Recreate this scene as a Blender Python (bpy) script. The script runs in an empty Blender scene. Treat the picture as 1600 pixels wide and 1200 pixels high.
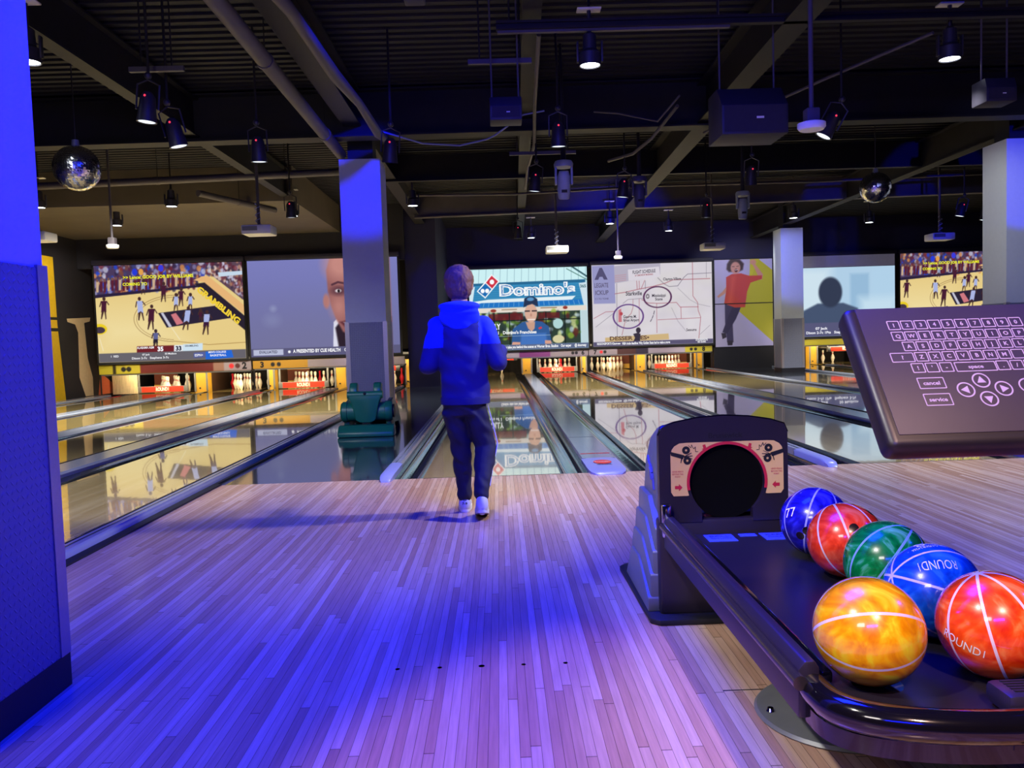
import bpy, bmesh, math, random
import numpy as np
from mathutils import Vector, Matrix, Quaternion, noise
random.seed(7)
rng = np.random.RandomState(5)
PI = math.pi
scene = bpy.context.scene
COL = scene.collection

# ------------------------------------------------------------------ helpers
def lin(c):
    c = np.asarray(c, float)
    return np.where(c <= 0.04045, c / 12.92, ((c + 0.055) / 1.055) ** 2.4)

def rgb(r, g, b):
    return tuple(float(v) for v in lin(np.array([r, g, b]) / 255.0)) + (1.0,)

def mat(name, col, rough=0.5, metal=0.0, spec=0.5, coat=0.0, emit=None, estr=0.0, vary=0.12, vscale=18.0, bump=0.0, bscale=60.0):
    m = bpy.data.materials.new(name); m.use_nodes = True
    nt = m.node_tree; b = nt.nodes['Principled BSDF']
    b.inputs['Roughness'].default_value = rough
    b.inputs['Metallic'].default_value = metal
    b.inputs['Specular IOR Level'].default_value = spec
    b.inputs['Coat Weight'].default_value = coat
    b.inputs['Coat Roughness'].default_value = 0.04
    tc = nt.nodes.new('ShaderNodeTexCoord')
    nz = nt.nodes.new('ShaderNodeTexNoise'); nz.inputs['Scale'].default_value = vscale; nz.inputs['Detail'].default_value = 4
    nt.links.new(tc.outputs['Object'], nz.inputs['Vector'])
    mx = nt.nodes.new('ShaderNodeMix'); mx.data_type = 'RGBA'
    c = np.array(col[:3])
    mx.inputs[6].default_value = tuple(c * (1 - vary)) + (1,)
    mx.inputs[7].default_value = tuple(np.minimum(c * (1 + vary), 1)) + (1,)
    nt.links.new(nz.outputs['Fac'], mx.inputs[0])
    nt.links.new(mx.outputs[2], b.inputs['Base Color'])
    if emit is not None:
        b.inputs['Emission Color'].default_value = emit
        b.inputs['Emission Strength'].default_value = estr
    if bump:
        n2 = nt.nodes.new('ShaderNodeTexNoise'); n2.inputs['Scale'].default_value = bscale
        nt.links.new(tc.outputs['Object'], n2.inputs['Vector'])
        bp = nt.nodes.new('ShaderNodeBump'); bp.inputs['Strength'].default_value = bump; bp.inputs['Distance'].default_value = 0.01
        nt.links.new(n2.outputs['Fac'], bp.inputs['Height']); nt.links.new(bp.outputs[0], b.inputs['Normal'])
    return m

def emat(name, col, s):
    m = bpy.data.materials.new(name); m.use_nodes = True
    nt = m.node_tree; nt.nodes.clear()
    o = nt.nodes.new('ShaderNodeOutputMaterial'); e = nt.nodes.new('ShaderNodeEmission')
    e.inputs[0].default_value = col; e.inputs[1].default_value = s
    nt.links.new(e.outputs[0], o.inputs[0]); return m

class MB:
    """collects faces for ONE mesh"""
    def __init__(s): s.v = []; s.f = []; s.m = []; s.c = None; s.mi = 0
    def add(s, verts, faces, mi=None):
        n = len(s.v); s.v += [tuple(float(a) for a in p) for p in verts]
        for f in faces: s.f.append([n + i for i in f]); s.m.append(s.mi if mi is None else mi)
        return s
    def bm(s, bm, M=None, mi=None):
        bm.verts.index_update()
        s.add([(M @ v.co if M else v.co) for v in bm.verts], [[v.index for v in f.verts] for f in bm.faces], mi); bm.free(); return s
    def box(s, x0, x1, y0, y1, z0, z1, bev=0.0, M=None, mi=None, seg=2):
        bm = bmesh.new(); bmesh.ops.create_cube(bm, size=1)
        for v in bm.verts:
            v.co = Vector(((x0 + x1) / 2 + v.co.x * (x1 - x0), (y0 + y1) / 2 + v.co.y * (y1 - y0), (z0 + z1) / 2 + v.co.z * (z1 - z0)))
        if bev: bmesh.ops.bevel(bm, geom=bm.edges[:], offset=bev, segments=seg, affect='EDGES', profile=0.5)
        return s.bm(bm, M, mi)
    def cone(s, p0, r0, p1, r1, n=16, mi=None, caps=True):
        p0 = Vector(p0); p1 = Vector(p1); d = (p1 - p0).normalized()
        a = d.orthogonal().normalized(); b = d.cross(a)
        V = []
        for p, r in ((p0, r0), (p1, r1)):
            for k in range(n):
                t = 2 * PI * k / n; V.append(p + a * (r * math.cos(t)) + b * (r * math.sin(t)))
        F = [[k, (k + 1) % n, n + (k + 1) % n, n + k] for k in range(n)]
        if caps: F += [list(range(n))[::-1], list(range(n, 2 * n))]
        return s.add(V, F, mi)
    def tube(s, pts, r, n=8, mi=None):
        pts = [Vector(p) for p in pts]; V = []; F = []
        a = None
        for i, p in enumerate(pts):
            d = (pts[min(i + 1, len(pts) - 1)] - pts[max(i - 1, 0)]).normalized()
            if a is None: a = d.orthogonal().normalized()
            else: a = (a - d * a.dot(d)).normalized()
            b = d.cross(a)
            rr = r[i] if isinstance(r, (list, tuple)) else r
            for k in range(n):
                t = 2 * PI * k / n; V.append(p + a * (rr * math.cos(t)) + b * (rr * math.sin(t)))
        for i in range(len(pts) - 1):
            for k in range(n): F.append([i * n + k, i * n + (k + 1) % n, (i + 1) * n + (k + 1) % n, (i + 1) * n + k])
        F += [list(range(n))[::-1], list(range((len(pts) - 1) * n, len(pts) * n))]
        return s.add(V, F, mi)
    def lathe(s, prof, o=(0, 0, 0), axis=(0, 0, 1), n=24, mi=None):
        d = Vector(axis).normalized(); a = d.orthogonal().normalized(); b = d.cross(a); o = Vector(o)
        V = []; F = []
        for r, h in prof:
            for k in range(n):
                t = 2 * PI * k / n; V.append(o + d * h + a * (r * math.cos(t)) + b * (r * math.sin(t)))
        for i in range(len(prof) - 1):
            for k in range(n): F.append([i * n + k, i * n + (k + 1) % n, (i + 1) * n + (k + 1) % n, (i + 1) * n + k])
        if prof[0][0] > 1e-6: F.append(list(range(n))[::-1])
        if prof[-1][0] > 1e-6: F.append(list(range((len(prof) - 1) * n, len(prof) * n)))
        return s.add(V, F, mi)
    def ell(s, c, r, M=None, u=24, v=14, mi=None):
        bm = bmesh.new(); bmesh.ops.create_uvsphere(bm, u_segments=u, v_segments=v, radius=1)
        for q in bm.verts:
            p = Vector((q.co.x * r[0], q.co.y * r[1], q.co.z * r[2]))
            q.co = (M @ p if M else p) + Vector(c)
        return s.bm(bm, None, mi)
    def prism(s, poly, ax, a0, a1, mi=None, bev=0.0):
        """2D polygon extruded along axis ax ('x': poly=(y,z), 'y': poly=(x,z), 'z': poly=(x,y))"""
        def P(u, v, w): return {'x': (w, u, v), 'y': (u, w, v), 'z': (u, v, w)}[ax]
        n = len(poly)
        bm = bmesh.new()
        A = [bm.verts.new(P(u, v, a0)) for u, v in poly]; B = [bm.verts.new(P(u, v, a1)) for u, v in poly]
        bm.faces.new(A[::-1]); bm.faces.new(B)
        for i in range(n): bm.faces.new((A[i], A[(i + 1) % n], B[(i + 1) % n], B[i]))
        bmesh.ops.recalc_face_normals(bm, faces=bm.faces)
        if bev: bmesh.ops.bevel(bm, geom=bm.edges[:], offset=bev, segments=2, affect='EDGES', profile=0.5)
        return s.bm(bm, None, mi)
    def poly(s, pts, mi=None): return s.add(pts, [list(range(len(pts)))], mi)
    def rings(s, rings, n=28, mi=None, close=True):
        """stack of ellipses (cx,cy,cz,rx,ry)"""
        V = []; F = []
        for cx, cy, cz, rx, ry in rings:
            for k in range(n):
                t = 2 * PI * k / n; V.append((cx + rx * math.cos(t), cy + ry * math.sin(t), cz))
        for i in range(len(rings) - 1):
            for k in range(n): F.append([i * n + k, i * n + (k + 1) % n, (i + 1) * n + (k + 1) % n, (i + 1) * n + k])
        if close: F += [list(range(n))[::-1], list(range((len(rings) - 1) * n, len(rings) * n))]
        return s.add(V, F, mi)
    def mesh(s, name, off=(0, 0, 0), smooth=True, ang=38):
        me = bpy.data.meshes.new(name)
        me.from_pydata([(x - off[0], y - off[1], z - off[2]) for x, y, z in s.v], [], s.f)
        me.polygons.foreach_set('material_index', s.m)
        if s.c is not None:
            at = me.color_attributes.new('Col', 'FLOAT_COLOR', 'POINT')
            at.data.foreach_set('color', np.asarray(s.c, np.float32).ravel())
        bm = bmesh.new(); bm.from_mesh(me); bmesh.ops.recalc_face_normals(bm, faces=bm.faces) if s.c is None else None
        if smooth:
            for f in bm.faces: f.smooth = True
            lim = math.radians(ang)
            for e in bm.edges:
                if len(e.link_faces) != 2 or e.calc_face_angle(0) > lim: e.smooth = False
        bm.to_mesh(me); bm.free()
        me.update(); return me

def origin(o):
    p = Vector((0, 0, 0))
    while o is not None: p = p + o.location; o = o.parent
    return p

def obj(name, mb, m, parent=None, smooth=True, ang=38, loc=None, label=None):
    """ONE mesh object; world coordinates are given in the builder"""
    base = origin(parent) if parent else Vector(loc or (0, 0, 0))
    me = mb.mesh(name, base, smooth, ang) if isinstance(mb, MB) else mb
    for q in (m if isinstance(m, (list, tuple)) else [m]): me.materials.append(q)
    o = bpy.data.objects.new(name, me); COL.objects.link(o)
    if parent: o.parent = parent
    else: o.location = base
    if label: o['label'] = label
    return o

def thing(name, label, cat, loc=(0, 0, 0), group=None):
    o = bpy.data.objects.new(name, None); COL.objects.link(o); o.location = loc; o.empty_display_size = 0.05
    return tag(o, label, cat, group)

def tag(o, label, cat, group=None, kind=None):
    o['label'] = label; o['category'] = cat
    if group: o['group'] = group
    if kind: o['kind'] = kind
    return o

def struct(name, mb, m, smooth=False):
    o = obj(name, mb, m, None, smooth); o['kind'] = 'structure'; return o

def dup(root, loc, label, group=None, rot=None):
    r = root.copy(); COL.objects.link(r); r.location = loc; r['label'] = label
    if group: r['group'] = group
    if rot is not None: r.rotation_euler = rot
    for ch in list(root.children):
        c = ch.copy(); COL.objects.link(c); c.parent = r
        for g in ch.children:
            d = g.copy(); COL.objects.link(d); d.parent = c
    return r

_tc = {}
def text2d(s, bold=0.0):
    """triangles of a string, height of capitals = 1, centred on x, baseline 0"""
    k = (s, bold)
    if k in _tc: return _tc[k]
    cu = bpy.data.curves.new('t', 'FONT'); cu.body = s; cu.size = 1.0; cu.offset = bold; cu.resolution_u = 3; cu.align_x = 'CENTER'
    ob = bpy.data.objects.new('t', cu); COL.objects.link(ob)
    dg = bpy.context.evaluated_depsgraph_get(); me = bpy.data.meshes.new_from_object(ob.evaluated_get(dg))
    V = [(v.co.x / 0.69, v.co.y / 0.69) for v in me.vertices]; F = [list(p.vertices) for p in me.polygons]
    bpy.data.objects.remove(ob); bpy.data.curves.remove(cu); bpy.data.meshes.remove(me)
    _tc[k] = (V, F); return _tc[k]

def text_on(mb, s, o, ux, uy, h, mi=None, bold=0.0, sx=1.0, width=None):
    """text placed at o with direction vectors ux (along), uy (up)"""
    V, F = text2d(s, bold); o = Vector(o); ux = Vector(ux); uy = Vector(uy)
    if width and V:
        w = max(v[0] for v in V) - min(v[0] for v in V); sx = width / (w * h)
    mb.add([o + ux * (x * h * sx) + uy * (y * h) for x, y in V], F, mi)

def blob(mb, voxel=0.008, it=6, fac=0.5):
    """welds overlapping closed lumps into one continuous skin"""
    me = bpy.data.meshes.new('b'); me.from_pydata(mb.v, [], mb.f)
    bm = bmesh.new(); bm.from_mesh(me); bmesh.ops.recalc_face_normals(bm, faces=bm.faces); bm.to_mesh(me); bm.free()
    ob = bpy.data.objects.new('b', me); COL.objects.link(ob)
    md = ob.modifiers.new('r', 'REMESH'); md.mode = 'VOXEL'; md.voxel_size = voxel
    sm = ob.modifiers.new('s', 'SMOOTH'); sm.iterations = it; sm.factor = fac
    dg = bpy.context.evaluated_depsgraph_get(); me2 = bpy.data.meshes.new_from_object(ob.evaluated_get(dg))
    out = MB(); out.v = [tuple(v.co) for v in me2.vertices]; out.f = [list(p.vertices) for p in me2.polygons]; out.m = [0] * len(out.f)
    bpy.data.objects.remove(ob); bpy.data.meshes.remove(me); bpy.data.meshes.remove(me2)
    return out

# ------------------------------------------------------------------ picture painting (flat pictures: screens, posters)
class Canvas:
    def __init__(s, w, h, bg, aspect):
        s.w, s.h = w, h; s.a = aspect
        s.im = np.ones((h + 1, w + 1, 3)) * (np.array(bg) / 255.0)
        s.U, s.V = np.meshgrid(np.linspace(0, 1, w + 1), np.linspace(0, 1, h + 1)); s.txt = []
        s.px = 1.0 / h
    def blend(s, al, c):
        c = np.array(c) / 255.0 if np.ndim(c) == 1 or isinstance(c, tuple) else c
        s.im = s.im * (1 - al[..., None]) + c * al[..., None]
    def ell(s, cx, cy, rx, ry, c, soft=None, ring=None, op=1.0):
        X = (s.U - cx) * s.a; Y = s.V - cy; rx = rx * s.a
        d = np.sqrt((X / rx) ** 2 + (Y / ry) ** 2); sc = min(rx, ry); dist = (d - 1) * sc
        if ring: dist = np.abs(dist) - ring
        k = soft or s.px
        s.blend(np.clip(0.5 - dist / k, 0, 1) * op, c)
    def poly(s, pts, c, soft=None, op=1.0):
        X, Y = s.U * s.a, s.V; P = [(x * s.a, y) for x, y in pts]
        ins = np.zeros(X.shape, bool); dist = np.full(X.shape, 9.0)
        for (x0, y0), (x1, y1) in zip(P, P[1:] + P[:1]):
            if abs(y1 - y0) > 1e-9:
                cr = ((y0 > Y) != (y1 > Y)) & (X < (x1 - x0) * (Y - y0) / (y1 - y0) + x0); ins ^= cr
            dx, dy = x1 - x0, y1 - y0; L = dx * dx + dy * dy + 1e-12
            t = np.clip(((X - x0) * dx + (Y - y0) * dy) / L, 0, 1)
            dist = np.minimum(dist, np.hypot(X - x0 - t * dx, Y - y0 - t * dy))
        sd = np.where(ins, -dist, dist); k = soft or s.px
        s.blend(np.clip(0.5 - sd / k, 0, 1) * op, c)
    def line(s, pts, w, c, op=1.0):
        X, Y = s.U * s.a, s.V; dist = np.full(X.shape, 9.0); P = [(x * s.a, y) for x, y in pts]
        for (x0, y0), (x1, y1) in zip(P, P[1:]):
            dx, dy = x1 - x0, y1 - y0; L = dx * dx + dy * dy + 1e-12
            t = np.clip(((X - x0) * dx + (Y - y0) * dy) / L, 0, 1)
            dist = np.minimum(dist, np.hypot(X - x0 - t * dx, Y - y0 - t * dy))
        s.blend(np.clip(0.5 - (dist - w / 2) / s.px, 0, 1) * op, c)
    def rect(s, x0, y0, x1, y1, c, soft=None, op=1.0): s.poly([(x0, y0), (x1, y0), (x1, y1), (x0, y1)], c, soft, op)
    def text(s, t, u, v, h, c, bold=0.02, width=None, rot=0.0, shear=None): s.txt.append((t, u, v, h, c, bold, width, rot, shear))
    def build(s, name, x0, x1, z0, z1, y, m, parent, vis=(0, 1)):
        W, H = x1 - x0, z1 - z0
        mb = MB(); w, h = s.w, s.h
        X = x0 + s.U * W; Z = z1 - s.V * H
        mb.v = list(zip(X.ravel().tolist(), [y] * X.size, Z.ravel().tolist()))
        idx = np.arange((w + 1) * (h + 1)).reshape(h + 1, w + 1)
        mb.f = np.stack([idx[1:, :-1], idx[1:, 1:], idx[:-1, 1:], idx[:-1, :-1]], -1).reshape(-1, 4).tolist(); mb.m = [0] * len(mb.f)
        cols = [np.concatenate([lin(np.clip(s.im.reshape(-1, 3), 0, 1)), np.ones((X.size, 1))], 1)]
        for (t, u, v, hh, c, bold, width, rot, shear) in s.txt:
            n = len(mb.v); ca, sa = math.cos(rot), math.sin(rot)
            ux = Vector((ca, 0, sa)); uy = Vector((-sa, 0, ca)) if shear is None else Vector((shear[0], 0, shear[1]))
            text_on(mb, t, (x0 + u * W, y - 0.004, z1 - v * H), ux, uy, hh * H, 0, bold, 1.0, width * W if width else None)
            cols.append(np.tile(np.append(lin(np.array(c) / 255.0), 1.0), (len(mb.v) - n, 1)))
        mb.c = np.concatenate(cols, 0)
        return obj(name, mb, m, parent, smooth=False)

def colmat(name, strength, emissive=True, rough=0.5):
    m = bpy.data.materials.new(name); m.use_nodes = True; nt = m.node_tree
    a = nt.nodes.new('ShaderNodeAttribute'); a.attribute_name = 'Col'
    if emissive:
        b = nt.nodes['Principled BSDF']; nt.nodes.remove(b)
        e = nt.nodes.new('ShaderNodeEmission'); e.inputs[1].default_value = strength
        nt.links.new(a.outputs['Color'], e.inputs[0]); nt.links.new(e.outputs[0], nt.nodes['Material Output'].inputs[0])
    else:
        b = nt.nodes['Principled BSDF']; b.inputs['Roughness'].default_value = rough; nt.links.new(a.outputs['Color'], b.inputs['Base Color'])
    return m

def nodes(m): return m.node_tree.nodes, m.node_tree.links

def wood(name, cA, cB, cC, w=0.0274, seg=1.3, rough=0.3, coat=0.0, spec=0.5, seam=0.35, wave=0.0, ior=1.5):
    """narrow boards running along Y, colour of each board its own"""
    m = bpy.data.materials.new(name); m.use_nodes = True; N, L = nodes(m); b = N['Principled BSDF']
    geo = N.new('ShaderNodeNewGeometry'); sp = N.new('ShaderNodeSeparateXYZ'); L.new(geo.outputs['Position'], sp.inputs[0])
    def mth(op, a, bb=None, c=None):
        n = N.new('ShaderNodeMath'); n.operation = op
        for i, q in enumerate((a, bb, c)):
            if q is None: continue
            if isinstance(q, (int, float)): n.inputs[i].default_value = q
            else: L.new(q, n.inputs[i])
        return n.outputs[0]
    xs = mth('DIVIDE', sp.outputs[0], w); xi = mth('FLOOR', xs); xf = mth('FRACT', xs)
    wn = N.new('ShaderNodeTexWhiteNoise'); wn.noise_dimensions = '1D'; L.new(xi, wn.inputs['W'])
    ys = mth('ADD', mth('DIVIDE', sp.outputs[1], seg), mth('MULTIPLY', wn.outputs['Value'], 7.3)); yi = mth('FLOOR', ys); yf = mth('FRACT', ys)
    w2 = N.new('ShaderNodeTexWhiteNoise'); w2.noise_dimensions = '2D'
    cb = N.new('ShaderNodeCombineXYZ'); L.new(xi, cb.inputs[0]); L.new(yi, cb.inputs[1]); L.new(cb.outputs[0], w2.inputs['Vector'])
    cr = N.new('ShaderNodeValToRGB'); e = cr.color_ramp.elements
    e[0].position = 0; e[0].color = cA; e[1].position = 1; e[1].color = cC
    mid = cr.color_ramp.elements.new(0.5); mid.color = cB
    L.new(w2.outputs['Value'], cr.inputs[0])
    # grain
    mp = N.new('ShaderNodeMapping'); mp.inputs['Scale'].default_value = (90, 5, 1); L.new(geo.outputs['Position'], mp.inputs[0])
    nz = N.new('ShaderNodeTexNoise'); nz.inputs['Scale'].default_value = 1.0; nz.inputs['Detail'].default_value = 5; L.new(mp.outputs[0], nz.inputs['Vector'])
    g = mth('ADD', mth('MULTIPLY', nz.outputs['Fac'], 0.55), 0.73)
    sx = mth('ADD', mth('MULTIPLY', mth('LESS_THAN', xf, 0.06), -seam), 1.0)
    sy = mth('ADD', mth('MULTIPLY', mth('LESS_THAN', yf, 0.003), -seam), 1.0)
    k = mth('MULTIPLY', mth('MULTIPLY', g, sx), sy)
    mx = N.new('ShaderNodeVectorMath'); mx.operation = 'SCALE'; L.new(cr.outputs[0], mx.inputs[0]); L.new(k, mx.inputs['Scale'])
    L.new(mx.outputs[0], b.inputs['Base Color'])
    b.inputs['Roughness'].default_value = rough; b.inputs['Coat Weight'].default_value = coat; b.inputs['Coat Roughness'].default_value = 0.02
    b.inputs['Specular IOR Level'].default_value = spec; b.inputs['IOR'].default_value = ior
    if wave:
        m2 = N.new('ShaderNodeMapping'); m2.inputs['Scale'].default_value = (18, 2.2, 1); L.new(geo.outputs['Position'], m2.inputs[0])
        n2 = N.new('ShaderNodeTexNoise'); n2.inputs['Scale'].default_value = 1; n2.inputs['Detail'].default_value = 2; L.new(m2.outputs[0], n2.inputs['Vector'])
        bp = N.new('ShaderNodeBump'); bp.inputs['Strength'].default_value = wave; bp.inputs['Distance'].default_value = 0.004
        L.new(n2.outputs['Fac'], bp.inputs['Height']); L.new(bp.outputs[0], b.inputs['Normal']); L.new(bp.outputs[0], b.inputs['Coat Normal'])
    return m

# ------------------------------------------------------------------ materials
M = {}
M['approach'] = wood('approach_wood', rgb(182, 138, 110), rgb(200, 160, 132), rgb(216, 182, 156), seg=1.4, rough=0.2, spec=0.45, seam=0.6)
M['lane'] = wood('lane_wood', rgb(196, 168, 104), rgb(206, 180, 116), rgb(216, 192, 130), rough=0.08, coat=1.0, spec=0.5, seam=0.18, wave=0.02, ior=1.6)
M['darkfloor'] = mat('dark_polished_floor', rgb(52, 58, 66), rough=0.1, spec=0.5, coat=0.6, vary=0.25, vscale=3)
M['void'] = mat('dark_subfloor', rgb(14, 13, 14), rough=0.8)
M['black'] = mat('black_paint', rgb(18, 17, 22), rough=0.6)
M['ceil'] = mat('ceiling_black', rgb(28, 26, 30), rough=0.8, vary=0.3, vscale=2)
M['steel'] = mat('dusty_dark_steel', rgb(31, 28, 32), rough=0.65, metal=0.2, vary=0.35, vscale=6)
M['duct'] = mat('grey_pipe', rgb(82, 76, 84), rough=0.6, vary=0.25, vscale=5)
M['bulk'] = mat('grey_bulkhead', rgb(96, 88, 80), rough=0.8, vary=0.2, vscale=2)
M['navy'] = mat('navy_wall', rgb(30, 28, 66), rough=0.75, vary=0.1, vscale=3)
M['charcoal'] = mat('charcoal_wall', rgb(30, 27, 34), rough=0.75)
M['paint'] = mat('column_paint', rgb(190, 196, 196), rough=0.6, vary=0.05)
M['base'] = mat('black_base', rgb(24, 22, 28), rough=0.5)
M['trim'] = mat('brushed_trim', rgb(176, 168, 170), rough=0.35, metal=0.6, vary=0.1, vscale=80)
M['gutter'] = mat('gutter_grey', rgb(140, 152, 164), rough=0.09, metal=0.95, spec=0.6, vary=0.1, vscale=4, bump=0.06, bscale=14)
M['rail'] = mat('divider_grey', rgb(150, 156, 170), rough=0.18, metal=0.25, vary=0.1, vscale=5)
M['railpale'] = mat('divider_pale', rgb(142, 148, 204), rough=0.3, vary=0.05)
M['yellow'] = mat('kickback_yellow', rgb(218, 168, 52), rough=0.5, vary=0.12, vscale=6)
M['sidebrown'] = mat('partition_brown', rgb(70, 44, 26), rough=0.7)
M['cream'] = mat('cream_boards', rgb(226, 206, 160), rough=0.6)
M['pin'] = mat('pin_white', rgb(238, 232, 214), rough=0.3, vary=0.03)
M['pinred'] = mat('pin_red', rgb(196, 22, 40), rough=0.3)
M['red'] = mat('sweep_red', rgb(220, 52, 34), rough=0.45)
M['white'] = mat('white_print', rgb(240, 236, 226), rough=0.5, vary=0.02)
M['grey'] = mat('grey_metal', rgb(130, 132, 132), rough=0.45, metal=0.3)
M['pit'] = mat('pit_black', rgb(20, 15, 14), rough=0.9)
M['screenblk'] = mat('screen_border', rgb(12, 12, 14), rough=0.7)
M['case'] = mat('screen_case', rgb(40, 38, 58), rough=0.55)
M['pic'] = colmat('projected_picture', 1.0)
M['print'] = colmat('printed_panel', 0, False, 0.55)

# diamond plate
def diamond():
    m = mat('diamond_plate', rgb(122, 124, 140), rough=0.45, metal=0.15, vary=0.05)
    N, L = nodes(m); b = N['Principled BSDF']; geo = N.new('ShaderNodeNewGeometry'); sp = N.new('ShaderNodeSeparateXYZ'); L.new(geo.outputs['Position'], sp.inputs[0])
    def mth(op, a, bb=None):
        n = N.new('ShaderNodeMath'); n.operation = op
        for i, q in enumerate((a, bb)):
            if q is None: continue
            if isinstance(q, (int, float)): n.inputs[i].default_value = q
            else: L.new(q, n.inputs[i])
        return n.outputs[0]
    u = mth('DIVIDE', mth('ADD', sp.outputs[0], sp.outputs[1]), 0.024); v = mth('DIVIDE', sp.outputs[2], 0.024)
    fu = mth('SUBTRACT', mth('FRACT', u), 0.5); fv = mth('SUBTRACT', mth('FRACT', v), 0.5)
    par = mth('SUBTRACT', mth('MULTIPLY', mth('MODULO', mth('ABSOLUTE', mth('ADD', mth('FLOOR', u), mth('FLOOR', v))), 2.0), 2.0), 1.0)
    p = mth('ADD', fu, mth('MULTIPLY', fv, par)); q = mth('SUBTRACT', fu, mth('MULTIPLY', fv, par))
    d = mth('ADD', mth('POWER', mth('MULTIPLY', p, 1.6), 2.0), mth('POWER', mth('MULTIPLY', q, 5.0), 2.0))
    h = mth('MAXIMUM', mth('SUBTRACT', 1.0, d), 0.0)
    bp = N.new('ShaderNodeBump'); bp.inputs['Strength'].default_value = 0.9; bp.inputs['Distance'].default_value = 0.004
    L.new(h, bp.inputs['Height']); L.new(bp.outputs[0], b.inputs['Normal']); return m
M['diamond'] = diamond()

# ------------------------------------------------------------------ camera
F, YAW, PITCH, ROLL = 1284.289, 0.0140772, -0.0558281, -0.0318569
cam = bpy.data.cameras.new('camera'); cam.sensor_width = 36; cam.lens = F / 1600 * 36; cam.clip_start = 0.05; cam.clip_end = 200
co = bpy.data.objects.new('camera', cam); COL.objects.link(co)
cy, sy, cp, sp_ = math.cos(YAW), math.sin(YAW), math.cos(PITCH), math.sin(PITCH)
fw = Vector((sy * cp, cy * cp, sp_)); r0 = Vector((cy, -sy, 0)); u0 = r0.cross(fw)
r_ = r0 * math.cos(ROLL) + u0 * math.sin(ROLL); u_ = -r0 * math.sin(ROLL) + u0 * math.cos(ROLL)
Mx = Matrix((r_, u_, -fw)).transposed().to_4x4(); Mx.translation = (0.0902, -6.2511, 1.0508)
co.matrix_world = Mx; scene.camera = co

# ------------------------------------------------------------------ room shell
YL, YR = -4.3, 0.0            # foul lines of the two lane groups
ML, MR = 12.33, 16.7          # where the screens hang
HZ = 4.15                     # roof deck
fl = MB()
fl.box(-2.09, 16, -11, 0.0, -0.1, 0.0); fl.box(-10, -2.09, -11, YL, -0.1, 0.0)
floor = struct('floor', fl, M['approach'])
dots = MB()
for i in range(5): dots.lathe([(0.0, 0.0006), (0.0075 if i != 2 else 0.01, 0.0006)], ((i - 2) * 0.1351, -3.658, 0), n=14)
dots.box(0.712, 1.2, -3.9095, -3.9045, 0.0003, 0.0007)
obj('approach_marking', dots, M['black'], floor)
fl = MB(); fl.box(-2.09, -0.85, 0.0, 12.6, -0.1, 0.0); fl.box(-1.28, -0.85, 12.6, 16.8, -0.1, 0.0); fl.box(6.01, 7.73, 0.0, 21, -0.1, 0.0); fl.box(11.7, 16, 0.0, 21, -0.1, 0.0)
struct('floor_aisle', fl, M['darkfloor'])
fl = MB(); fl.box(-10, 16, YL, 22, -0.2, -0.13); struct('floor_pit', fl, M['void'])

# roof deck with ribs running across the lanes
ce = MB(); y = -11.0; prof = []
while y < 22:
    prof += [(y, HZ), (y + 0.07, HZ), (y + 0.08, HZ + 0.025), (y + 0.15, HZ + 0.025)]; y += 0.16
prof += [(22, HZ + 0.3), (-11, HZ + 0.3)]
ce.prism(prof, 'x', -10, 16); struct('ceiling', ce, M['ceil'])

w = MB(); w.box(-9.5, -9.3, -11, 17, -0.2, HZ); wall_left = struct('wall_left', w, M['charcoal'])
# painted graphics on the left wall: yellow field with two black bands, cream pin shape
g = MB()
g.poly([(-9.298, 9.0, 0.02), (-9.298, 11.61, 0.02), (-9.298, 11.45, 1.62), (-9.298, 11.43, 3.07), (-9.298, 9.0, 3.07)])
obj('yellow_mural', g, mat('mural_yellow', rgb(222, 180, 20), rough=0.6), wall_left)
g = MB(); g.poly([(-9.296, 9.0, 1.74), (-9.296, 11.52, 1.74), (-9.296, 11.52, 1.80), (-9.296, 9.0, 1.80)]); g.poly([(-9.296, 9.0, 1.5), (-9.296, 11.52, 1.5), (-9.296, 11.52, 1.57), (-9.296, 9.0, 1.57)])
obj('black_band', g, M['black'], wall_left)
g = MB(); g.poly([(-9.296, a, b) for a, b in [(11.84, 1.78), (12.88, 1.83), (12.84, 1.74), (12.58, 1.7), (12.65, 0.9), (12.83, 0.45), (12.82, 0.04), (12.46, 0.04), (12.23, 0.48), (12.29, 1.48), (12.18, 1.66), (11.86, 1.71)]])
obj('cream_mural', g, mat('mural_cream', rgb(222, 196, 152), rough=0.6), wall_left)
g = MB(); g.poly([(-9.296, 13.05, 0.03), (-9.296, 14.3, 0.03), (-9.296, 13.2, 0.55)]); obj('red_mural', g, mat('mural_red', rgb(196, 96, 60), rough=0.6), wall_left)

w = MB(); w.box(-9.3, -1.98, ML + 0.1, ML + 0.3, 2.9, HZ); struct('wall_soffit_left', w, M['charcoal'])
w = MB(); w.box(-1.28, 16, MR + 0.1, MR + 0.3, 2.95, HZ); struct('wall_soffit_right', w, M['navy'])
w = MB(); w.box(-9.3, -1.98, 16.3, 16.5, -0.2, HZ); struct('wall_back_left', w, M['pit'])
w = MB(); w.box(-1.28, 16, 20.7, 20.9, -0.2, HZ); struct('wall_back_right', w, M['pit'])
w = MB(); w.box(-1.99, -1.28, 12.6, 21, -0.1, HZ); struct('wall_pillar', w, M['navy'])
w = MB(); w.box(15.8, 16, -11, 22, -0.2, HZ); struct('wall_right', w, M['charcoal'])
w = MB(); w.box(-10, 16, -11.2, -11, -0.2, HZ); struct('wall_front', w, M['charcoal'])
w = MB(); w.box(6.1, 7.8, MR + 0.02, MR + 0.4, 0.0, 0.6); struct('wall_plinth', w, M['black'])
w = MB(); w.box(-9.3, -3.4, 8.2, ML + 0.1, 3.55, HZ); struct('ceiling_bulkhead', w, M['bulk'])
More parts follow.
